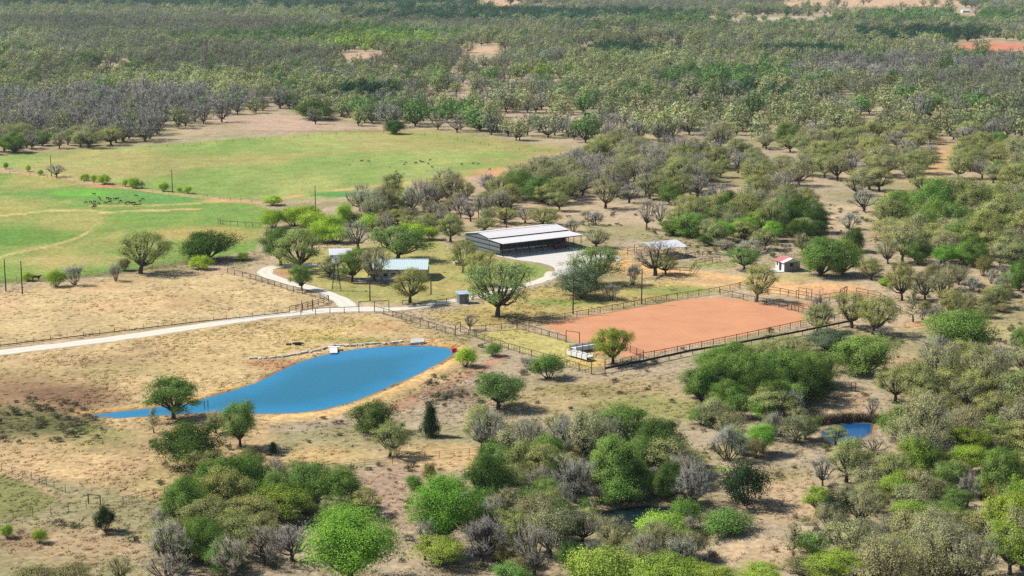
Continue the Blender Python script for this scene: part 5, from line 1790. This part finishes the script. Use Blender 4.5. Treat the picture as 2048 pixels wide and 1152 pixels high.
for poly, where, cell, kinds_, wr in FILL:
    ys_ = [p[1] for p in poly]
    Xf, Yf, Rf = jitter_grid(G(1024, max(ys_)).y, G(1024, min(ys_)).y, cell, 300 + int(poly[0][0]))
    pf, qf = PX(Xf, Yf)
    m_ = (sdf(pf, qf, poly) < 0)
    for pp_ in (POND2, POND3, POND4, BACKFIELD, [(1630, 838), (1770, 838), (1780, 950), (1640, 950)], [(1420, 930), (1640, 930), (1640, 1150), (1420, 1150)], [(1215, 1010), (1310, 1010), (1310, 1090), (1215, 1090)]):
        m_ &= sdf(pf, qf, pp_) > 2.0
    for i in np.nonzero(m_)[0]:
        PP = np.array(planted)
        s = ppm(qf[i])
        w = Rf.uniform(*wr)
        dd = np.sqrt((PP[:, 0] - Xf[i]) ** 2 + (PP[:, 1] - Yf[i]) ** 2)
        if (dd < np.minimum(PP[:, 2], w / s) * 0.31 + 0.6).any() or Rf.random() < 0.12:
            continue
        k = kinds_[Rf.integers(len(kinds_))]
        hh = w * (Rf.uniform(0.5, 0.72) if 'cluster below' in where or 'rounded' in where else Rf.uniform(0.6, 1.15))
        if k in ('bb', 'ob', 'gb', 'lm', 'ly'): w, hh = w * 0.75, hh * 0.7
        plant(k, pf[i], qf[i], w, hh, ('small ' if w < (wr[0] + wr[1]) * 0.42 else 'broad ' if w > wr[1] * 0.88 else '') + LOOK[k] + ' ' + where)
        nfill += 1
# things that share a label are told apart by their order from the left
ORD = ['leftmost', 'second from left', 'third from left', 'fourth from left', 'fifth from left', 'sixth from left', 'seventh from left', 'eighth from left', 'ninth from left', 'tenth from left', 'eleventh from left', 'twelfth from left', 'thirteenth from left', 'fourteenth from left', 'fifteenth from left', 'sixteenth from left', 'seventeenth from left', 'eighteenth from left', 'nineteenth from left', 'twentieth from left']
bylab = {}
for o in COL.objects:
    if o.parent is None and o.get('category') in ('tree', 'bush'):
        bylab.setdefault(o['label'], []).append(o)
for lab, L in bylab.items():
    if 1 < len(L) <= 20:
        L.sort(key=lambda q: q.location.x / q.location.y)
        for k, o in enumerate(L):
            o['label'] = lab + ', ' + (ORD[k] if k < len(L) - 1 else 'rightmost')
print('fillers', nfill)
print('woodland trees placed one by one:', cnt, 'hand placed:', len(planted) - cnt)


def gn_scatter(name, pts, rotz, scl, idx, tint, protos, label, cat):
    me = bpy.data.meshes.new(name)
    n = len(pts)
    me.vertices.add(n); me.vertices.foreach_set('co', np.asarray(pts, np.float32).ravel())
    r3 = np.zeros((n, 3), np.float32); r3[:, 2] = rotz
    a = me.attributes.new('turn', 'FLOAT_VECTOR', 'POINT'); a.data.foreach_set('vector', r3.ravel())
    a = me.attributes.new('size', 'FLOAT_VECTOR', 'POINT'); a.data.foreach_set('vector', np.asarray(scl, np.float32).ravel())
    a = me.attributes.new('pick', 'INT', 'POINT'); a.data.foreach_set('value', np.asarray(idx, np.int32))
    a = me.attributes.new('tint', 'FLOAT_COLOR', 'POINT'); a.data.foreach_set('color', np.concatenate([np.asarray(tint), np.ones((n, 1))], 1).astype(np.float32).ravel())
    o = bpy.data.objects.new(name, me); COL.objects.link(o)
    tag(o, label, cat, kind='stuff')
    pc = bpy.data.collections.new(name + '_kit')
    for k, p in enumerate(protos):
        po = bpy.data.objects.new('%s_kit_%02d' % (name, k), p)
        pc.objects.link(po)
    ng = bpy.data.node_groups.new(name + '_scatter', 'GeometryNodeTree')
    ng.interface.new_socket('Geometry', in_out='INPUT', socket_type='NodeSocketGeometry')
    ng.interface.new_socket('Geometry', in_out='OUTPUT', socket_type='NodeSocketGeometry')
    gi = ng.nodes.new('NodeGroupInput'); go = ng.nodes.new('NodeGroupOutput')
    ip = ng.nodes.new('GeometryNodeInstanceOnPoints')
    ci = ng.nodes.new('GeometryNodeCollectionInfo')
    ci.inputs['Collection'].default_value = pc
    ci.inputs['Separate Children'].default_value = True
    ci.inputs['Reset Children'].default_value = True

    def na(nm, t):
        x = ng.nodes.new('GeometryNodeInputNamedAttribute'); x.data_type = t; x.inputs['Name'].default_value = nm
        return [q for q in x.outputs if q.enabled and q.name == 'Attribute'][0]
    ng.links.new(gi.outputs[0], ip.inputs['Points'])
    ng.links.new(ci.outputs[0], ip.inputs['Instance'])
    ip.inputs['Pick Instance'].default_value = True
    ng.links.new(na('pick', 'INT'), ip.inputs['Instance Index'])
    ng.links.new(na('turn', 'FLOAT_VECTOR'), ip.inputs['Rotation'])
    ng.links.new(na('size', 'FLOAT_VECTOR'), ip.inputs['Scale'])
    ng.links.new(ip.outputs[0], go.inputs[0])
    md = o.modifiers.new('scatter', 'NODES'); md.node_group = ng
    return o


def far_proto(seed, kind):
    kw = dict(lobes=13, tips=5, nleaf=8, lsize=0.34, clump=0.5, th=0.9, sides=5, lob_r=0.38, low=0.85, tr=0.28)
    if kind == 'bare': kw.update(nleaf=3, lsize=0.26, twig=6, twr=0.05)
    if kind == 'dense': kw.update(tips=6, nleaf=10, lsize=0.36, th=0.6, low=0.75)
    t = make_tree(seed, **kw)
    parts = [(t['bark'][0], tri(t['bark'][1]), 1), (t['twigs'][0], t['twigs'][1], 1), (t['leaf'][0], tri(t['leaf'][1]), 0)]
    if 'fine' in t: parts.append((t['fine'][0], t['fine'][1], 2))
    v = np.concatenate([p[0] for p in parts]); f = []; mi = []; o = 0
    for a, b, m_ in parts:
        f.append(b + o); o += len(a); mi.append(np.full(len(b), m_, np.int32))
    me = mesh_np('far_tree', v, np.concatenate(f), M_LEAFF)
    me.materials.append(M_BARK); me.materials.append(M_TWIG)
    me.polygons.foreach_set('material_index', np.concatenate(mi))
    return me


FX, FY, FPXX, FPY, FK = [], [], [], [], []
segs = [(Ysplit, 1100, 12.0), (1100, 1700, 13.0), (1700, 2600, 15.0), (2600, 4600, 18.0)]
for si, (a, b, cell) in enumerate(segs):
    X, Y, px, py, R = wood_points(a, b, cell, 40 + si)
    FX.append(X); FY.append(Y); FPXX.append(px); FPY.append(py)
X = np.concatenate(FX); Y = np.concatenate(FY); px = np.concatenate(FPXX); py = np.concatenate(FPY)
R = np.random.default_rng(99)
kinds = np.array([far_kind(px[i], py[i], R.random(), R.random(), R.random()) for i in range(len(X))])
scale_far = 1.0 + 0.35 * smooth(1200, 3500, Y)
for kset, nm, shp, lab in ((('olive', 'lime'), 'distant_oak_wood', 'open', 'far wood of budding olive oaks stretching to the top of the view'),
                           (('grey', 'dusk'), 'distant_leafless_wood', 'bare', 'far grey wood of leafless trees behind the pastures'),
                           (('green', 'dark'), 'distant_evergreen_wood', 'dense', 'far dark green groves scattered through the grey wood')):
    sel = np.isin(kinds, kset)
    n = int(sel.sum())
    tint = np.array([FARCOL[k] for k in kinds[sel]])
    tone = 0.5 + 1.0 * fbm(X[sel], Y[sel], 110, 41)
    tint = tint * tone[:, None] * R.uniform(0.88, 1.13, (n, 1)) * R.uniform(0.95, 1.05, (n, 3))
    w = R.uniform(1.15, 1.9, n) * scale_far[sel]
    scl = np.stack([w, w, w * R.uniform(0.8, 1.15, n) * 1.05], 1)
    protos = [far_proto(3000 + 10 * len(nm) + k, shp) for k in range(4)]
    gn_scatter(nm, np.stack([X[sel], Y[sel], np.zeros(n)], 1), R.uniform(0, 6.28, n), scl, R.integers(0, 4, n), tint, protos, lab, 'wood')
    print(nm, n)

# ------------------------------------------------------------------ cattle
def cow_mesh(name, grazing, m):
    me = bpy.data.meshes.new('cow_skeleton')
    hz = 0.35 if grazing else 1.45
    J = [((0, 0, 1.12), .33), ((0.45, 0, 1.1), .36), ((0.8, 0, 1.12), .3), ((1.1, 0, 1.05 if grazing else 1.3), .17), ((1.35, 0, 0.65 if grazing else 1.5), .14), ((1.62, 0, hz), .09),
         ((-0.45, 0, 1.12), .35), ((-0.8, 0, 1.15), .3), ((-0.95, 0, 1.05), .05), ((-1.0, 0, 0.55), .03),
         ((0.72, 0.2, 0.8), .13), ((0.74, 0.2, 0.4), .065), ((0.74, 0.2, 0.02), .06), ((0.72, -0.2, 0.8), .13), ((0.8, -0.2, 0.4), .065), ((0.82, -0.2, 0.02), .06),
         ((-0.75, 0.2, 0.8), .15), ((-0.82, 0.2, 0.42), .07), ((-0.76, 0.2, 0.02), .06), ((-0.75, -0.2, 0.8), .15), ((-0.72, -0.2, 0.42), .07), ((-0.66, -0.2, 0.02), .06)]
    E = [(0, 1), (1, 2), (2, 3), (3, 4), (4, 5), (0, 6), (6, 7), (7, 8), (8, 9), (2, 10), (10, 11), (11, 12), (2, 13), (13, 14), (14, 15), (7, 16), (16, 17), (17, 18), (7, 19), (19, 20), (20, 21)]
    me.from_pydata([j[0] for j in J], E, [])
    o = bpy.data.objects.new('cow_skeleton', me); COL.objects.link(o)
    md = o.modifiers.new('skin', 'SKIN')
    for i, j in enumerate(J):
        me.skin_vertices[0].data[i].radius = (j[1], j[1])
    me.skin_vertices[0].data[0].use_root = True
    o.modifiers.new('sub', 'SUBSURF').levels = 1
    dg = bpy.context.evaluated_depsgraph_get()
    out = bpy.data.meshes.new_from_object(o.evaluated_get(dg))
    out.name = name
    out.materials.clear(); out.materials.append(m)
    bpy.data.objects.remove(o); bpy.data.meshes.remove(me)
    return out


M_COWB = mat('black_hide', (0.016, 0.014, 0.013), 0.7, 0.3, 2.0)
M_COWW = mat('cream_hide', (0.5, 0.46, 0.38), 0.8, 0.15, 2.0)
M_COWR = mat('red_brown_hide', (0.12, 0.045, 0.025), 0.8, 0.2, 2.0)
CM = {('b', g): cow_mesh('cow', g, M_COWB) for g in (True, False)}
for q, m_ in (('w', M_COWW), ('r', M_COWR)):
    for g in (True, False):
        CM[(q, g)] = CM[('b', g)].copy(); CM[(q, g)].materials.clear(); CM[(q, g)].materials.append(m_)


def cow(px, py, label, grp, c_='b', size=0.66):
    s = size * random.uniform(0.85, 1.1)
    o = inst('cow', CM[(c_, random.random() < 0.7)], None, G(px, py), (0, 0, random.choice((0, math.pi)) + random.gauss(0, 0.5)), (s, s, s))
    tag(o, label, 'cow', grp)


HERD = [(188.7, 390.7), (197.7, 397), (200.8, 401), (215.6, 399), (220, 401), (172, 407), (181, 407), (189, 406), (188, 410.6), (189.5, 414), (186.7, 416.5), (197, 409.5), (210.5, 408), (218.8, 406.7),
        (229.7, 400.5), (234, 400), (241, 405), (250.8, 408.7), (256, 407), (261, 408.7), (267, 408.7), (271, 412.6), (272.7, 394), (285, 401), (279.7, 405)]
for x, y in HERD:
    cow(x, y, 'black cow in the crowded herd on the bright green left pasture', 'black herd on the left pasture')
cow(234.4, 408, 'pale cow standing in the middle of the black herd', 'pale cattle', 'w')
cow(278, 412.4, 'reddish brown cow at the right end of the black herd', 'brown cattle', 'r')
for x, y in ((723, 324), (737, 324), (812, 327), (808, 331), (832, 328), (841, 324), (846, 326), (857, 329), (860, 322), (864, 336), (792, 345), (796, 351), (924, 331), (947, 329), (956, 330), (979, 341)):
    cow(x, y, 'black cow grazing apart on the far pasture', 'black cattle on the far pasture')
for x, y in ((698, 331), (777, 335), (802, 323), (806, 350)):
    cow(x, y, 'cream coloured cow among the black ones on the far pasture', 'cream cattle on the far pasture', 'w')
cow(72, 562, 'black cow at the pasture fence between the lime bushes at left', 'lone cattle', 'b', 1.15)
cow(2027, 685, 'black cow near the right edge beside the very wide oak', 'lone cattle', 'b', 1.1)

# ------------------------------------------------------------------ dry grass, low brush and stones
def tuft(seed, n=11, h=0.3, r=0.34):
    Rr = np.random.default_rng(seed)
    base = Rr.normal(size=(n, 3)) * r * 0.5; base[:, 2] = 0
    tip = base * 2.2 + np.stack([Rr.normal(0, r * 0.6, n), Rr.normal(0, r * 0.6, n), Rr.uniform(0.5, 1.0, n) * h], 1)
    v, f = spikes(Rr, base, tip, 0.05)
    return mesh_np('tuft', v, f, M_GRASS)


R = np.random.default_rng(5)
X, Y, _ = jitter_grid(225, 560, 1.05, 61, 0.34)
px, py = PX(X, Y)
keep = np.ones(px.shape, bool)
for poly, mar in ((POND, 0.5), (POND2, 0.5), (POND3, 0.5), (POND4, 0), (ARENA, 0.5), (BACKFIELD, 0), (LEFTFIELD, 0)):
    keep &= sdf(px, py, poly) > mar
roads = np.minimum(ldist(px, py, [(-160, 727), (0, 705), (200, 681), (400, 652), (520, 634), (600, 626), (680, 619), (760, 618), (880, 606), (1000, 582), (1060, 568), (1115, 544)]),
                   ldist(px, py, [(700, 618), (690, 605), (630, 578), (545, 555), (530, 545), (575, 532), (680, 534)]))
keep &= roads > 7.5
keep &= sdf(px, py, [(975, 500), (1010, 518), (1110, 555), (1240, 525), (1170, 490), (1000, 480)]) > 0
lawn = sdf(px, py, YARD) < 0
g1 = fbm(X, Y, 9, 91); g2 = fbm(X, Y, 40, 92)
den = 0.15 + 0.85 * smooth(0.42, 0.62, g1 * 0.6 + g2 * 0.4)
den *= np.where(lawn, 0.12, 1.0)
den *= np.where(sdf(px, py, TANFIELD) < 0, 0.45, 1.0)
den *= np.where(sdf(px, py, [(1270, 520), (1500, 540), (1760, 560), (1760, 612), (1620, 625), (1440, 580), (1300, 560)]) < 0, 0.1, 1.0)
keep &= R.uniform(0, 1, px.shape) < den * 0.6
X, Y, px, py, g2 = X[keep], Y[keep], px[keep], py[keep], g2[keep]
n = len(X)
tint = soil_at(X, Y) * R.choice([1.05, 1.25, 1.45, 0.85], n, p=[.3, .4, .2, .1])[:, None] * R.uniform(0.9, 1.1, (n, 1))
s_ = R.uniform(0.6, 1.5, n)
gn_scatter('dry_grass', np.stack([X, Y, np.zeros(n)], 1), R.uniform(0, 6.28, n), np.stack([s_, s_, s_ * R.uniform(0.5, 1.1, n)], 1), R.integers(0, 5, n), tint,
           [tuft(70 + k) for k in range(5)], 'clumps of dry tan grass over the open ground', 'grass')
print('grass', n)


R2 = np.random.default_rng(15)
n = 420
t_ = R2.random(n)
rx = 1585 + 170 * t_ + R2.normal(0, 3, n)
ry = np.interp(rx, [1580, 1640, 1700, 1760], [858, 846, 840, 842]) + R2.normal(0, 1.6, n)
q = np.array([tuple(G(a_, b_)) for a_, b_ in zip(rx, ry)])
s_ = R2.uniform(1.4, 2.4, n)
gn_scatter('reeds', q, R2.uniform(0, 6.28, n), np.stack([s_ * 0.8, s_ * 0.8, s_ * 2.6], 1), R2.integers(0, 4, n), np.array([0.20, 0.15, 0.10]) * R2.uniform(0.7, 1.4, (n, 1)),
           [tuft(170 + k, 14) for k in range(4)], 'brown reeds along the back of the deep blue pool', 'reeds')


def brush(seed):
    t = make_tree(seed, W=2, H=1.1, th=0.05, lobes=6, tips=6, nleaf=9, lsize=0.1, clump=0.2, stems=5, tr=0.06, twig=2, twr=0.014, lob_r=0.45, low=0.3)
    parts = [(t['leaf'][0], tri(t['leaf'][1]), 0), (t['fine'][0], t['fine'][1], 1), (t['twigs'][0], t['twigs'][1], 1)]
    v = np.concatenate([p[0] for p in parts]); f = []; mi = []; o = 0
    for a, b, m_ in parts:
        f.append(b + o); o += len(a); mi.append(np.full(len(b), m_, np.int32))
    me = mesh_np('brush', v, np.concatenate(f), M_LEAF)
    me.materials.append(M_TWIG2)
    me.polygons.foreach_set('material_index', np.concatenate(mi))
    return me


ZB = [([(-40, 790), (120, 800), (250, 835), (200, 885), (-40, 890)], 0.34), ([(860, 755), (1000, 740), (1000, 810), (850, 815)], 0.32), ([(960, 720), (1120, 730), (1180, 770), (960, 790)], 0.12),
      ([(700, 930), (900, 930), (920, 1152), (760, 1152)], 0.10), ([(1000, 760), (1400, 740), (1420, 880), (1000, 900)], 0.06), ([(1660, 690), (2048, 640), (2048, 760), (1700, 800)], 0.05),
      ([(1780, 540), (2048, 530), (2048, 640), (1800, 640)], 0.09), ([(1250, 430), (1750, 400), (2048, 420), (2048, 470), (1660, 520), (1300, 470)], 0.06), ([(0, 1040), (330, 1040), (330, 1152), (0, 1152)], 0.05),
      ([(1300, 470), (1660, 490), (1640, 530), (1420, 520)], 0.10), ([(680, 430), (960, 420), (1250, 430), (1250, 470), (680, 480)], 0.05), ([(950, 930), (1460, 900), (1460, 1150), (930, 1150)], 0.22),
      ([(1560, 840), (2048, 830), (2048, 1152), (1600, 1152)], 0.14), ([(300, 880), (560, 900), (760, 1050), (560, 1152), (300, 1152)], 0.14), ([(1380, 690), (1760, 700), (1760, 860), (1360, 860)], 0.08)]
X, Y, _ = jitter_grid(225, 1000, 2.1, 62, 0.34)
px, py = PX(X, Y)
den = np.zeros(px.shape)
for poly, dn in ZB:
    den = np.maximum(den, np.where(sdf(px, py, poly) < 0, dn, 0))
den = np.where((den == 0) & (py > 640) & (sdf(px, py, LOWTAN) > 0), 0.01, den)
for poly in (POND, POND2, POND3, POND4, ARENA, BACKFIELD, LEFTFIELD, TANFIELD, YARD):
    den = np.where(sdf(px, py, poly) < 1.0, 0, den)
den = np.where(ldist(px, py, [(-160, 727), (0, 705), (200, 681), (400, 652), (520, 634), (760, 618)]) < 9, 0, den)
keep = R.uniform(0, 1, px.shape) < den
X, Y = X[keep], Y[keep]
n = len(X)
pal = np.array([(0.10, 0.105, 0.05), (0.16, 0.14, 0.10), (0.08, 0.12, 0.04), (0.13, 0.10, 0.08), (0.17, 0.19, 0.07)])
tint = pal[R.choice(5, n)] * R.uniform(0.8, 1.2, (n, 1))
s_ = R.uniform(0.4, 1.25, n)
gn_scatter('low_brush', np.stack([X, Y, np.zeros(n)], 1), R.uniform(0, 6.28, n), np.stack([s_, s_, s_ * R.uniform(0.6, 1.2, n)], 1), R.integers(0, 4, n), tint,
           [brush(900 + k) for k in range(4)], 'low grey and olive brush dotted over the scrub', 'brush')
print('brush', n)


def rock(seed):
    Rr = np.random.default_rng(seed)
    bm = bmesh.new()
    bmesh.ops.create_icosphere(bm, subdivisions=1, radius=0.5)
    for v in bm.verts:
        v.co *= Rr.uniform(0.7, 1.2); v.co.z *= 0.6
    me = bpy.data.meshes.new('rock'); bm.to_mesh(me); bm.free()
    me.materials.append(M_STONE3)
    return me


M_STONE3 = mat('rubble_stone', (0.27, 0.21, 0.17), 0.9, 0.3, 1.5)
n = 420
q = [G(R.uniform(840, 1000), R.uniform(762, 812)) for _ in range(300)] + [G(R.uniform(600, 720), R.uniform(698, 712)) for _ in range(40)] + [G(R.uniform(1660, 1780), R.uniform(735, 752)) for _ in range(80)]
q = [p for p in q if not (sdf(np.array([PX(p.x, p.y)[0]]), np.array([PX(p.x, p.y)[1]]), POND)[0] < 1)]
n = len(q)
s_ = R.uniform(0.25, 1.0, n)
gn_scatter('rubble', np.array([tuple(p) for p in q]), R.uniform(0, 6.28, n), np.stack([s_, s_, s_], 1), R.integers(0, 4, n), np.full((n, 3), 0.3), [rock(k) for k in range(4)],
           'brown rubble stones strewn on the dam slope', 'rocks')

# ------------------------------------------------------------------ the air
hz = MB().box((0, 9000, 47.0), (80000, 30000, 98.0)).build('haze')
hm = bpy.data.materials.new('thin_haze')
hm.use_nodes = True
nt = hm.node_tree
nt.nodes.clear()
ho = nt.nodes.new('ShaderNodeOutputMaterial')
hv = nt.nodes.new('ShaderNodeVolumePrincipled')
hv.inputs['Color'].default_value = (0.80, 0.90, 1.0, 1)
hv.inputs['Density'].default_value = 0.000035
hv.inputs['Anisotropy'].default_value = 0.2
nt.links.new(hv.outputs[0], ho.inputs['Volume'])
hz.data.materials.append(hm)
tag(hz, 'thin pale blue haze lying over the whole country', 'haze', kind='stuff')
